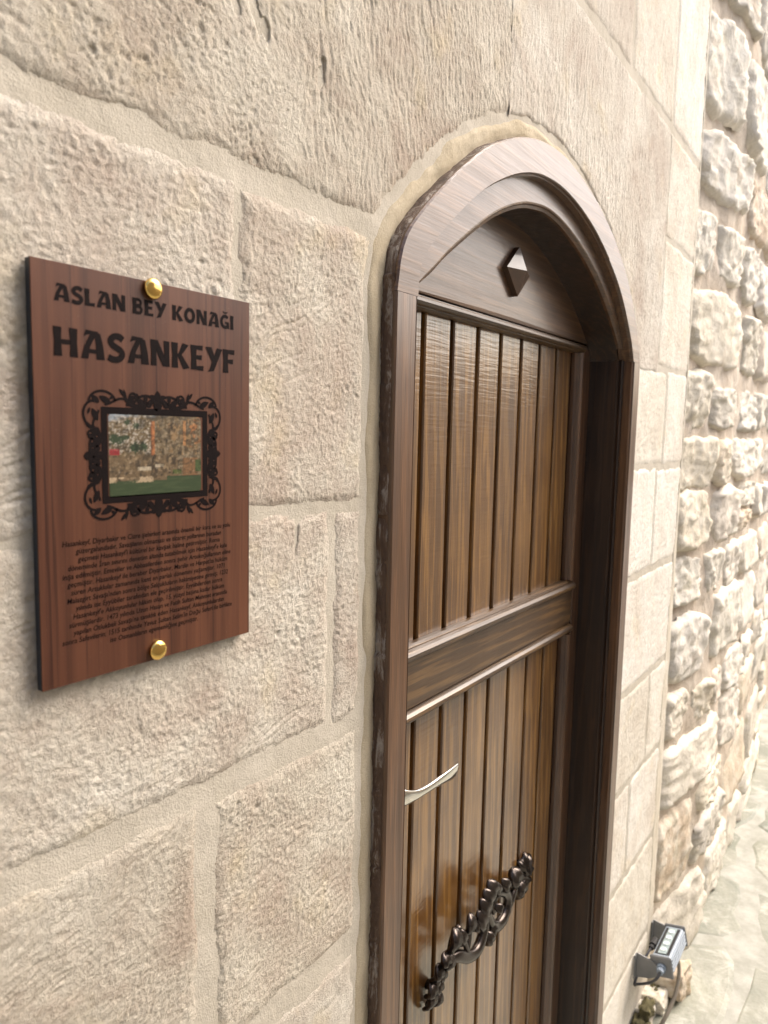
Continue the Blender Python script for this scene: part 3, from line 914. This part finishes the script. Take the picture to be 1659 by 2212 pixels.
# carved pull handle: stems, scrolls and curled leaves
pull = None
def part_of_pull(name, mb):
    return mb.build(name, M_pewter, pull, smooth=True)
mb = MB()
s1 = smooth_path([(1.104, .092, -1.060), (1.106, .082, -1.035), (1.111, .074, -1.000), (1.123, .070, -.984), (1.141, .066, -.979), (1.164, .062, -.985), (1.203, .060, -1.010), (1.238, .060, -1.017), (1.266, .062, -1.001), (1.276, .064, -.975), (1.268, .062, -.950)], 5)
r1 = np.interp(np.linspace(0, 1, len(s1)), [0, .15, .35, .6, .75, .9, 1], [.006, .011, .011, .0125, .0135, .0125, .009])
mb.tube(s1, list(r1), 10, .75)
s2 = smooth_path([(1.262, .060, -.946), (1.285, .062, -.968), (1.303, .064, -.995), (1.318, .066, -1.012), (1.338, .066, -1.026), (1.366, .066, -1.026), (1.386, .066, -1.012), (1.388, .066, -.986), (1.362, .066, -.961), (1.332, .066, -.952), (1.316, .066, -.966), (1.322, .066, -.985)], 5)
r2 = np.interp(np.linspace(0, 1, len(s2)), [0, .2, .45, .7, 1], [.009, .0115, .0145, .0115, .0075])
mb.tube(s2, list(r2), 10, .75)
s4 = smooth_path([(1.352, .068, -1.030), (1.380, .068, -1.026), (1.402, .069, -1.017), (1.424, .071, -1.002), (1.446, .076, -.994), (1.476, .088, -1.003), (1.498, .098, -1.012)], 5)
mb.tube(s4, list(np.interp(np.linspace(0, 1, len(s4)), [0, .5, 1], [.007, .011, .013])), 10, .8)
s5 = smooth_path([(1.150, .058, -.918), (1.171, .060, -.944), (1.190, .060, -.980), (1.203, .060, -1.008)], 5); mb.tube(s5, .0058, 8)
s6 = smooth_path([(1.200, .058, -.945), (1.201, .060, -.972), (1.197, .061, -.998)], 4); mb.tube(s6, .006, 8)
mb.tube(smooth_path([(1.138, .056, -.912), (1.130, .060, -.945), (1.140, .064, -.977)], 5), .007, 8)
mb.tube([(1.115, .103, -1.03), (1.114, .078, -1.02)], .009, 8)
pull = mb.build('pull_handle', M_pewter, door, smooth=True)
def leaf(a, b, w, curl=.010, base=None):
    """a curled leaf with a crease: a = rounded tip near the viewer, b = foot"""
    a, b = np.array(a, float), np.array(b, float); mb = MB(); L = 9; w *= 1.7
    t = (b - a); ln = np.linalg.norm(t); t /= ln
    out = np.array([0, -1., 0]); out -= t * (out @ t); out /= np.linalg.norm(out); sd2 = np.cross(t, out)
    secs = []
    for i in range(L):
        u = i / (L - 1)
        p = a + (b - a) * u + out * curl * math.sin(u * math.pi) ** .8
        wd = w * (.28 + .72 * math.sin(min(1, u * 1.55 + .12) * math.pi * .62)) * (1 - .62 * u)
        if i == 0: wd *= .55
        ring = []
        for k in range(12):
            an = k * math.pi / 6; c, s = math.cos(an), math.sin(an)
            crease = .35 * wd * (math.exp(-(s / .28) ** 2)) if c > 0 else 0
            ring.append(p + sd2 * s * wd + out * (c * wd * .72 - crease * .9))
        secs.append(ring)
    mb.loft(secs, close=True, caps=True)
    return part_of_pull('leaf', mb)
for a, b, w in (((1.136, .055, -.909), (1.124, .064, -.955), .0125), ((1.155, .056, -.925), (1.178, .066, -.972), .008),
                ((1.190, .053, -.910), (1.184, .064, -.955), .011), ((1.222, .053, -.925), (1.258, .064, -.990), .0125),
                ((1.233, .053, -.907), (1.272, .064, -.970), .0125), ((1.247, .053, -.894), (1.283, .063, -.952), .0125),
                ((1.265, .053, -.884), (1.294, .063, -.938), .013), ((1.290, .054, -.900), (1.326, .064, -.950), .008),
                ((1.340, .058, -.921), (1.372, .068, -.965), .010), ((1.400, .063, -.930), (1.422, .072, -.985), .0165),
                ((1.470, .075, -1.000), (1.486, .088, -1.050), .012), ((1.106, .060, -.943), (1.106, .070, -.972), .011),
                ((1.126, .060, -.955), (1.119, .070, -.988), .010), ((1.099, .068, -.965), (1.096, .080, -1.000), .0105),
                ((1.111, .070, -.978), (1.118, .080, -1.014), .009), ((1.090, .077, -1.001), (1.093, .088, -1.034), .010),
                ((1.112, .077, -1.006), (1.119, .088, -1.044), .009), ((1.104, .084, -1.022), (1.098, .094, -1.066), .0105),
                ((1.131, .084, -1.044), (1.124, .094, -1.076), .008), ((1.282, .061, -1.006), (1.303, .070, -1.046), .0095),
                ((1.302, .064, -1.002), (1.324, .072, -1.040), .008), ((1.212, .055, -.938), (1.224, .064, -.965), .009),
                ((1.315, .060, -.965), (1.340, .066, -.988), .008)):
    leaf(a, b, w)
mb = MB()      # fluted rosette against the planks
cxr, czr, nr = 1.535, -1.022, 48
rings = []
for (r, y) in ((.046, .101), (.046, .094), (.034, .087), (.020, .085), (.008, .080)):
    rings.append([(cxr + r * (1 + .13 * math.cos(9 * k * 2 * math.pi / nr)) * math.cos(k * 2 * math.pi / nr), y - .004 * math.cos(9 * k * 2 * math.pi / nr) * (r < .045), czr + r * (1 + .13 * math.cos(9 * k * 2 * math.pi / nr)) * math.sin(k * 2 * math.pi / nr)) for k in range(nr)])
mb.loft(rings, close=True, caps=True); part_of_pull('rosette', mb)

# ------------------------------------------------------------------ sign
sign = thing('wall_sign', (.425, 0, -.21), 'reddish brown wood-print sign with black lettering and a framed picture', 'sign')
SX0, SX1, SZ0, SZ1, SY = .3122, .5378, -.2095, .1235, -.0115
mb = MB(); mb.box(SX0, SX1, SY, SY + .0012, SZ0, SZ1, .0003); mb.build('printed_face', M_sign, sign)
mb = MB(); mb.box(SX0 + .0002, SX1 - .0002, SY + .0013, SY + .0075, SZ0 + .0002, SZ1 - .0002, .0004); mb.build('board', M_edge, sign)
for (px, pz) in ((.421, .117), (.421, -.201)):
    mb = MB(); mb.tube([(px, SY + .007, pz), (px, .012, pz)], .006, 10); mb.build('standoff', M_edge, sign)
for (px, pz) in ((.4210, .1175), (.4215, -.2005)):
    mb = MB(); prof = [(.0074, SY - .0002), (.0088, SY - .0008), (.0090, SY - .002), (.0089, SY - .0032), (.0083, SY - .0042), (.0070, SY - .0053), (.0045, SY - .0062), (.0018, SY - .0065)]
    mb.loft([[(px + r * math.cos(k * math.pi / 16), y, pz + r * math.sin(k * math.pi / 16)) for k in range(32)] for r, y in prof], close=True, caps=True)
    mb.build('brass_cap', M_brass, sign, smooth=True)

TY = SY - .00025
LAY = [0]
def flat(mb, poly):
    """a flat print polygon, each a hair in front of the last"""
    LAY[0] = (LAY[0] + 1) % 7
    y = TY - LAY[0] * .000012
    ar = sum(poly[i][0] * poly[(i + 1) % len(poly)][1] - poly[(i + 1) % len(poly)][0] * poly[i][1] for i in range(len(poly)))
    p = poly if ar > 0 else poly[::-1]
    mb.add([(q[0], y, q[1]) for q in p], [tuple(range(len(p)))])
def ribbon(mb, pts, w):
    P = [np.array(p, float) for p in pts]; m = len(P); W = w if hasattr(w, '__len__') else [w] * m
    l, r = [], []
    for i in range(m):
        t = P[min(i + 1, m - 1)] - P[max(i - 1, 0)]; t /= np.linalg.norm(t) + 1e-12; nn2 = np.array([-t[1], t[0]])
        l.append(P[i] + nn2 * W[i] / 2); r.append(P[i] - nn2 * W[i] / 2)
    LAY[0] = (LAY[0] + 1) % 7; y = TY - LAY[0] * .000012
    mb.add([(q[0], y, q[1]) for q in l + r], [(i + m, i + 1 + m, i + 1, i) for i in range(m - 1)])
def arcp(cx, cy, rx, ry, a0, a1, k=18):
    return [(cx + rx * math.cos(math.radians(a0 + (a1 - a0) * i / k)), cy + ry * math.sin(math.radians(a0 + (a1 - a0) * i / k))) for i in range(k + 1)]
def bar(x, z0, z1, wt=.27, wm=.215):      # flared upright
    c = (z0 + z1) / 2
    return ('p', [(x - wt / 2, z0), (x + wt / 2, z0), (x + wm / 2, c), (x + wt / 2 * .95, z1), (x - wt / 2 * 1.1, z1 + .01), (x - wm / 2, c)])
def hb(x0, x1, z, w=.16, fl=.03):
    return ('p', [(x0, z - w / 2), (x1, z - w / 2 - fl), (x1 + .01, z + w / 2 + fl), (x0, z + w / 2)])
G = {
 'H': (.80, [bar(.14, 0, 1), bar(.66, 0, 1), hb(.2, .6, .50, .17, 0)]),
 'A': (.84, [('p', [(.48, 1), (.70, .93), (.80, .45), (.84, 0), (.55, 0), (.54, .5)]), ('p', [(.38, .96), (.56, .9), (.33, .42), (.27, 0), (.02, 0), (.14, .45)]), hb(.22, .6, .28, .15, 0), ('p', [(.12, .80), (.20, 1.03), (.62, 1.0), (.58, .86), (.3, .88)])]),
 'S': (.68, [('r', smooth_path([(.60, .82), (.46, .93), (.26, .90), (.15, .76), (.22, .60), (.38, .50), (.53, .40), (.57, .25), (.46, .10), (.26, .06), (.06, .14)], 4), .22)]),
 'N': (.80, [bar(.13, 0, 1, .23, .20), bar(.67, 0, 1, .23, .20), ('p', [(.04, 1.01), (.30, 1.0), (.76, 0), (.50, 0)])]),
 'K': (.76, [bar(.14, 0, 1), ('p', [(.24, .46), (.47, 1.02), (.74, .96), (.38, .46)]), ('p', [(.22, .56), (.40, .60), (.78, .04), (.50, -.04)])]),
 'E': (.60, [bar(.14, 0, 1), hb(.2, .54, .92, .15), hb(.2, .50, .52, .15), hb(.2, .57, .08, .15)]),
 'F': (.60, [bar(.14, 0, 1), hb(.2, .57, .91, .16), hb(.2, .50, .50, .15)]),
 'Y': (.76, [('p', [(.0, 1.0), (.28, 1.02), (.48, .50), (.33, .36)]), ('p', [(.54, 1.0), (.80, .97), (.40, .02), (.10, -.04), (.20, .10)])]),
 'L': (.58, [bar(.14, 0, 1), hb(.2, .55, .09, .17)]),
 'B': (.68, [bar(.14, 0, 1), ('r', [(.2, .92)] + arcp(.36, .735, .17, .185, 90, -90) + [(.2, .55)], .17), ('r', [(.2, .48)] + arcp(.38, .285, .19, .205, 90, -90) + [(.2, .08)], .18)]),
 'O': (.82, [('r', arcp(.41, .49, .29, .40, 0, 362, 28), .22)]),
 'G': (.74, [('r', arcp(.42, .49, .29, .40, 45, 330, 24), .21), bar(.63, .02, .46, .21, .20), hb(.42, .68, .43, .13, 0)]),
 'I': (.30, [bar(.15, 0, 1)]),
}
G['\u011e'] = (.74, G['G'][1] + [('r', arcp(.42, 1.24, .17, .12, 190, 350, 10), .085)])
def lettering(text, x0, x1, z0, h, name):
    adv = sum((G[c][0] + .07) if c != ' ' else .34 for c in text) - .07
    sx = (x1 - x0) / adv; x = x0; mb = MB()
    for c in text:
        if c == ' ': x += .34 * sx; continue
        for st in G[c][1]:
            tr = [(x + p[0] * sx, z0 + p[1] * h) for p in st[1]]
            if st[0] == 'p': flat(mb, tr)
            else: ribbon(mb, tr, st[2] * (sx + h) / 2)
        x += (G[c][0] + .07) * sx
    o = mb.build(name, M_ink, sign)
    return o
lettering('ASLAN BEY KONA\u011eI', .3300, .5165, .0945, .0130, 'heading_lettering')
lettering('HASANKEYF', .3290, .5180, .0530, .0220, 'title_lettering')

BODY = ["Hasankeyf, Diyarbak\u0131r ve Cizre \u015fehirleri aras\u0131nda \u00f6nemli bir kara ve su yolu",
 "g\u00fczergah\u0131ndad\u0131r. Sava\u015flar\u0131n olmamas\u0131 ve ticaret yollar\u0131n\u0131n buradan",
 "ge\u00e7mesi Hasankeyf'i k\u00fclt\u00fcrel bir kav\u015fak haline getirmi\u015ftir. Roma",
 "d\u00f6neminde \u0130ran s\u0131n\u0131r\u0131n\u0131 denetim alt\u0131nda tutabilmek i\u00e7in Hasankeyf'e kale",
 "in\u015fa edilmi\u015ftir. Emeviler ve Abbasilerden sonra \u015fehir Artuko\u011fullar\u0131n\u0131n eline",
 "ge\u00e7mi\u015ftir. Hasankeyf ile beraber Diyarbak\u0131r, Mardin ve Harput'ta h\u00fck\u00fcm",
 "s\u00fcren Artuklular zaman\u0131nda kent en parlak d\u00f6nemini ya\u015fam\u0131\u015ft\u0131r. 1071",
 "Malazgirt Sava\u015f\u0131'ndan sonra b\u00f6lge Sel\u00e7uklular\u0131n hakimiyetine girmi\u015f; 1232",
 "y\u0131l\u0131nda ise Eyy\u00fcbiler taraf\u0131ndan ele ge\u00e7irilmi\u015ftir. Eyy\u00fcbilerden sonra",
 "Hasankeyf'e Akkoyunlular h\u00e2kim olup, 15. y\u00fczy\u0131l ba\u015f\u0131na kadar h\u00fck\u00fcm",
 "s\u00fcrm\u00fc\u015flerdir. 1473 y\u0131l\u0131nda Uzun Hasan ve Fatih Sultan Mehmet aras\u0131nda",
 "yap\u0131lan Otlukbeli Sava\u015f\u0131'na tan\u0131kl\u0131k eden Hasankeyf, Akkoyunlulardan",
 "sonra Safevilerin; 1515 tarihinde Yavuz Sultan Selim'in Do\u011fu Seferi ile birlikte",
 "ise Osmanl\u0131lar\u0131n egemenli\u011fine ge\u00e7mi\u015ftir."]
dg = None
for i, line in enumerate(BODY):
    cu = bpy.data.curves.new('print_line', 'FONT'); cu.body = line; cu.size = .0068; cu.align_x = 'CENTER'; cu.shear = .12
    cu.resolution_u = 2; cu.offset = .00005; cu.fill_mode = 'FRONT'
    to = bpy.data.objects.new('print_line', cu); COL.objects.link(to)
    bpy.context.view_layer.update()
    me = bpy.data.meshes.new_from_object(to.evaluated_get(bpy.context.evaluated_depsgraph_get()))
    bpy.data.objects.remove(to)
    co = np.zeros(len(me.vertices) * 3); me.vertices.foreach_get('co', co); co = co.reshape(-1, 3)
    fx = .184 / .262 if False else None
    polys = [tuple(p.vertices) for p in me.polygons]
    wid = co[:, 0].max() - co[:, 0].min()
    BODY[i] = (co, polys, wid); bpy.data.meshes.remove(me)
wmax = max(b[2] for b in BODY)
for i, (co, polys, wid) in enumerate(BODY):
    k = .1835 / wmax
    zb = -.0965 - i * (.0865 / 13)
    v = np.stack([.4215 + co[:, 0] * k, np.full(len(co), TY - .00002), zb + co[:, 1] * .92], -1)
    obj('text_line', v, polys, M_ink, sign)

# thick printed frame, scrolls and leaves
mb = MB(); fx0, fx1, fz0, fz1, fw = .3690, .4825, -.0645, .0155, .0058
for q in (((fx0, fz0), (fx1, fz0), (fx1 - fw, fz0 + fw), (fx0 + fw, fz0 + fw)), ((fx1, fz0), (fx1, fz1), (fx1 - fw, fz1 - fw), (fx1 - fw, fz0 + fw)),
          ((fx1, fz1), (fx0, fz1), (fx0 + fw, fz1 - fw), (fx1 - fw, fz1 - fw)), ((fx0, fz1), (fx0, fz0), (fx0 + fw, fz0 + fw), (fx0 + fw, fz1 - fw))):
    mb.add([(p[0], TY, p[1]) for p in q], [(0, 1, 2, 3)])
mb.build('picture_border', M_ink, sign)
mb = MB(); fcx, fcz = (fx0 + fx1) / 2, (fz0 + fz1) / 2; hx_, hz_ = (fx1 - fx0) / 2, (fz1 - fz0) / 2
def lf(cx, cz, L, W, an):
    a = math.radians(an); pts = []
    for i in range(13):
        u = i / 12; pts.append((u * L - L / 2, W / 2 * math.sin(u * math.pi) ** .8 * (1.15 - .3 * u)))
    pts += [(p[0], -p[1]) for p in pts[-2:0:-1]]
    return [(cx + p[0] * math.cos(a) - p[1] * math.sin(a), cz + p[0] * math.sin(a) + p[1] * math.cos(a)) for p in pts]
u_ = .0155
def orn(sx, sz):
    T_ = lambda P: [(fcx + sx * p[0], fcz + sz * p[1]) for p in P]
    cxx, czz = hx_ + .0015, hz_ + .0015
    ribbon(mb, T_(arcp(hx_ - .0015, hz_ + .0035, .0125, .0092, 5, 172, 20)), .0021)
    ribbon(mb, T_(arcp(hx_ + .0065, hz_ - .006, .0095, .0105, -75, 100, 20)), .0021)
    flat(mb, T_(lf(hx_ - .004, hz_ + .0058, .0125, .0056, 25))); flat(mb, T_(lf(hx_ + .0055, hz_ - .0065, .0115, .0054, 62)))
    flat(mb, T_(lf(hx_ + .005, hz_ + .006, .0095, .0048, 40)))
    flat(mb, T_(lf(hx_ + .011, hz_ - .0035, .006, .0025, 110))); flat(mb, T_(lf(hx_ - .0105, hz_ + .0078, .006, .0025, 150)))
    for (ax, L0) in (('x', hx_), ('z', hz_)):
        def P_(a, o):        # a along the side from its middle, o outwards
            return (a, hz_ + o * 1.35) if ax == 'x' else (hx_ + o * 1.35, a)
        M_ = lambda P: T_([P_(*p) for p in P])
        s = L0 / .0567
        ribbon(mb, M_([(a, .0034 + .0020 * math.sin(a / L0 * math.pi * 3.3 + 1.2)) for a in np.linspace(0, L0 * .93, 26)]), .0021)
        ribbon(mb, M_(arcp(.0215 * s, .0050, .0105 * s, .0042, 190, 350, 14)), .0027)
        ribbon(mb, M_(arcp(.0125 * s, .0035, .0095 * s, .0045, 10, 165, 14)), .0023)
        ribbon(mb, M_(arcp(.0255 * s, .0062, .0036 * s, .0028, -30, 260, 14)), .0022)
        flat(mb, M_(lf(.0170 * s, .0030, .0115 * s, .0054, 28))); flat(mb, M_(lf(.0285 * s, .0040, .0105 * s, .0056, -35)))
        flat(mb, M_(lf(.0335 * s, .0072, .0085 * s, .0034, 75))); flat(mb, M_(lf(.0365 * s, .0092, .0070 * s, .0026, 38)))
        flat(mb, M_(lf(.0080 * s, .0032, .0090 * s, .0048, 150)))
        flat(mb, M_(arcp(.0220 * s, .0068, .0024, .0024, 0, 340, 12))); flat(mb, M_(arcp(.0125 * s, .0062, .0022, .0022, 0, 340, 12)))
        flat(mb, M_(lf(.0045 * s, .0062, .0085, .0052, 35)))
        flat(mb, M_(lf(.0022 * s, .0022, .0080, .0048, 70)))
for sx in (-1, 1):
    for sz in (-1, 1): orn(sx, sz)
for (a, o, q) in ((0, hz_ + .0085, 90), (0, -hz_ - .0085, 90), (hx_ + .0085, 0, 0), (-hx_ - .0085, 0, 0)):
    flat(mb, lf(fcx + a * 1.06, fcz + o * 1.06, .0085, .0068, q)); flat(mb, arcp(fcx + a * .955, fcz + o * .955, .0030, .0030, 0, 345, 14))
mb.build('scroll_ornament', M_ink, sign)

# printed view: hillside town, cliff, minaret, ruins and a green river
nx, nz = 150, 110
U, V = np.meshgrid(np.linspace(0, 1, nx), np.linspace(0, 1, nz))
c = np.zeros((nz, nx, 3))
def lay(mask, colr):
    m = np.clip(mask, 0, 1)[..., None]; c[:] = c * (1 - m) + np.array(colr) * m
n1 = fbm(U * 9, V * 9, seed=1, n=4); n2 = fbm(U * 26, V * 30, seed=2, n=3); n3 = vnoise(U * 55, V * 48, seed=3)
c[:] = (.20, .15, .09)
c += (n2 * .10 + n3 * .06)[..., None] * np.array([1, .9, .72])
lay(sstep(.90, .97, V + .05 * n1 - .12 * U) * .9, (.30, .36, .42))
lay((V > .52) * (U < .46) * sstep(.10, .35, n3 + n2 * .4) * .85, (.50, .45, .38))
lay((V > .5) * (U > .5) * sstep(.0, .5, fbm(U * 14, V * 5, seed=4, n=3)) * .7, (.34, .21, .10))
lay((V > .5) * (U > .55) * sstep(.1, .5, fbm(U * 24, V * 7, seed=5, n=3)) * .8, (.07, .05, .03))
lay((V > .60) * (U > .86) * sstep(.0, .4, n1) * .8, (.45, .19, .07))
lay((np.abs(U - .455) < .017) * (V > .50) * (V < .92), (.43, .17, .065)); lay((np.abs(U - .805) < .016) * (V > .62) * (V < .94), (.44, .22, .09))
lay((np.abs(U - .44) < .004) * (V > .50) * (V < .92), (.25, .09, .04))
for (a, b, r) in ((.06, .70, .055), (.12, .69, .05), (.27, .60, .055), (.355, .61, .045), (.28, .86, .035), (.18, .72, .03), (.19, .90, .03)):
    lay(sstep(1.15, .7, np.hypot((U - a) / r, (V - b) / (r * 1.2)) + .5 * n3), (.030, .052, .022))
lay((np.abs(U - .06) < .05) * (np.abs(V - .545) < .035), (.30, .025, .03)); lay((np.abs(U - .06) < .05) * (np.abs(V - .575) < .012), (.36, .07, .07))
lay((V < .50 + .02 * n2) * (V > .20 - .05 * U) * (U < .72) * .9, (.17, .115, .062))
lay((V < .50) * (V > .2) * (U < .74) * sstep(.05, .4, fbm(U * 20, V * 7, seed=8, n=3)) * .8, (.040, .028, .018))
lay((V < .50) * (V > .3) * (U < .74) * sstep(.15, .5, fbm(U * 16 + 7, V * 12, seed=9, n=3)) * .7, (.33, .24, .14))
lay((np.abs(U - .36) < .07) * (np.abs(V - .34) < .02) + (np.abs(U - .52) < .05) * (np.abs(V - .37) < .02), (.50, .42, .30))
lay((np.abs(U - .87) < .085 + .02 * (V < .24)) * (V > .18) * (V < .46), (.22, .12, .055)); lay((np.abs(U - .87) < .105) * (V < .23) * (V > .15), (.055, .04, .03))
lay((U > .93) * (V > .28) * (V < .44), (.06, .09, .03)); lay((np.abs(U - .72) < .05) * (np.abs(V - .29) < .03), (.09, .11, .03))
wl = .20 - .02 * U + .01 * n2 + .05 * (U > .6)
lay(V < wl, (.040, .066, .027)); lay((V < wl - .02) * sstep(.0, .5, vnoise(U * 6, V * 40, seed=12)) * .5, (.075, .105, .048))
lay((V < wl + .045) * (V > wl - .02) * (U < .45) * sstep(-.3, .2, n1 + .1), (.47, .36, .23))
tex = fbm(U * 60, V * 48, seed=21, n=2) * .5 + vnoise(U * 30, V * 34, seed=22) * .5
rocky = (V > wl + .02)
c = c * np.where(rocky, np.clip(1 + .62 * tex, .2, 2.0), 1 + .12 * tex)[..., None]
c += (rocky * np.clip(vnoise(U * 42, V * 30, seed=23) - .4, 0, 1) * .4)[..., None] * np.array([1, .9, .75])
c *= np.where(rocky, 1 - .55 * sstep(.1, .5, fbm(U * 17, V * 15, seed=24, n=3)), 1)[..., None]
c = np.clip(c * .66, .006, .8)
X = .3752 + U * (.4745 - .3752); Z = -.0603 + V * (.0102 + .0603)
rad = .0035
inside = (np.hypot(np.maximum(0, np.abs(X - .42485) - (.04965 - rad)), np.maximum(0, np.abs(Z + .02505) - (.03525 - rad))) <= rad)
vv = np.stack([X, np.full_like(X, TY), Z], -1).reshape(-1, 3)
f = grid_faces(nx, nz, inside); cc = np.concatenate([c.reshape(-1, 3), np.ones((nx * nz, 1))], 1)
used = np.unique(f); m_ = np.zeros(len(vv), int); m_[used] = np.arange(len(used))
obj('printed_picture', vv[used], m_[f], M_print, sign, col=cc[used])

# ------------------------------------------------------------------ floodlight on the wall foot
fl = thing('floodlight', (2.29, -.01, -1.65), 'small grey floodlight on a bracket at the foot of the wall', 'floodlight')
def tilt(p): 
    x, y, z = p; a = math.radians(-12); yy, zz_ = y + .08, z + 1.588
    return (x, -.08 + yy * math.cos(a) - zz_ * math.sin(a), -1.588 + yy * math.sin(a) + zz_ * math.cos(a))
def tb(mb): mb.v = [tilt(p) for p in mb.v]; return mb
mb = MB(); mb.box(2.208, 2.377, -.108, -.054, -1.614, -1.563, .003)
for zf in (-1.605, -1.594, -1.583, -1.572): mb.box(2.212, 2.373, -.1125, -.107, zf - .003, zf + .003, .001)
house = tb(mb).build('housing', M_alu2, fl)
for x in (2.2, 2.377):
    mb = MB(); mb.box(x, x + .008, -.113, -.050, -1.622, -1.558, .003); tb(mb).build('end_cap', M_alu, fl)
mb = MB(); mb.box(2.222, 2.365, -.102, -.060, -1.5632, -1.5618); tb(mb).build('gasket', M_black, fl)
mb = MB(); mb.box(2.224, 2.363, -.0935, -.0685, -1.5616, -1.5606); gl = tb(mb).build('glass', M_glass, fl)
for k in range(4):
    mb = MB(); mb.tube([(2.244 + k * .033, -.081, -1.5606), (2.244 + k * .033, -.081, -1.5585)], .0095, 12); tb(mb).build('led_lens', M_led, gl, smooth=False)
for x in (2.1955, 2.386):
    mb = MB(); pr = [(-.004, -1.578), (-.010, -1.572), (-.055, -1.578), (-.075, -1.590), (-.075, -1.622), (-.05, -1.638), (-.004, -1.652)]
    v = [(x, y, z) for y, z in pr] + [(x + .0035, y, z) for y, z in pr]; q = len(pr)
    mb.add(v, [tuple(range(q)), tuple(range(q, 2 * q))[::-1]] + [(i, q + i, q + (i + 1) % q, (i + 1) % q) for i in range(q)])
    mb.box(x - .012, x + .0034, -.0085, -.005, -1.652, -1.575, .0005)
    mb.build('bracket', M_alu, fl)
mb = MB(); mb.tube([(2.200, -.082, -1.590), (2.190, -.083, -1.5905)], .0135, 12); mb.tube([(2.191, -.083, -1.5905), (2.178, -.083, -1.592)], .010, 10)
mb.build('cable_gland', simple('blue_grey_gland', (0.30, 0.36, 0.44), 0.4), fl, smooth=False)
mb = MB(); mb.tube([(2.330, -.032, -1.600), (2.300, -.03, -1.602)], .012, 10); mb.tube([(2.30, -.03, -1.602), (2.288, -.028, -1.604)], .008, 10); mb.build('cable_gland', M_black, fl)
mb = MB(); mb.tube(smooth_path([(2.180, -.083, -1.592), (2.166, -.078, -1.606), (2.166, -.060, -1.628), (2.178, -.034, -1.652), (2.192, -.014, -1.672), (2.197, -.008, -1.680), (2.203, -.008, -1.668), (2.232, -.014, -1.640), (2.262, -.022, -1.616), (2.290, -.028, -1.604)], 6), .0042, 8)
mb.build('power_cable', M_cable, fl, smooth=True)
mb = MB(); mb.tube(smooth_path([(2.36, -.06, -1.62), (2.375, -.085, -1.65), (2.37, -.10, -1.70), (2.33, -.10, -1.76), (2.28, -.085, -1.81), (2.262, -.072, -1.842), (2.262, -.070, -1.86)], 6), .006, 8)
o = mb.build('conduit', M_conduit, None, smooth=True); tag(o, 'beige cable hanging from the floodlight down to the paving', 'cable')

# rubble, moss and grit along the foot of the wall
for i, (x, y, zc_, w, h, d) in enumerate(((2.44, -.05, -1.79, .12, .11, .12), (2.36, -.03, -1.82, .11, .07, .08), (2.28, -.02, -1.825, .10, .06, .06))):
    rubble(x, zc_, w, h, d, y, 300 + i, rub, name='stone', rough=.22)
mr = random.Random(3); mv, mf, mo = [], [], 0
for k in range(24):
    far = False
    x = mr.uniform(3.0, 3.7) if far else 2.2 + abs(mr.gauss(0, .14))
    y = (float(rub_y(x)) - .012 - mr.random() * .02) if x > 2.42 else -.012 - mr.random() * .03
    z_ = -1.84 + abs(mr.gauss(0, .05 if far else .025)); rx = mr.uniform(.012, .034) * (1.2 if far else 1)
    p = sq.copy(); q = p * 2.5 + k * 3.3
    p = p * (1 + .35 * fbm(q[:, 0], q[:, 1], q[:, 2], seed=k, n=4))[:, None]
    mv.append(np.stack([x + p[:, 0] * rx, y + p[:, 1] * .016, z_ + p[:, 2] * rx * .55], -1)); mf.append(cube_f + mo); mo += len(p)
o = obj('moss', np.concatenate(mv), np.concatenate(mf), M_moss, None); tag(o, kind='stuff')
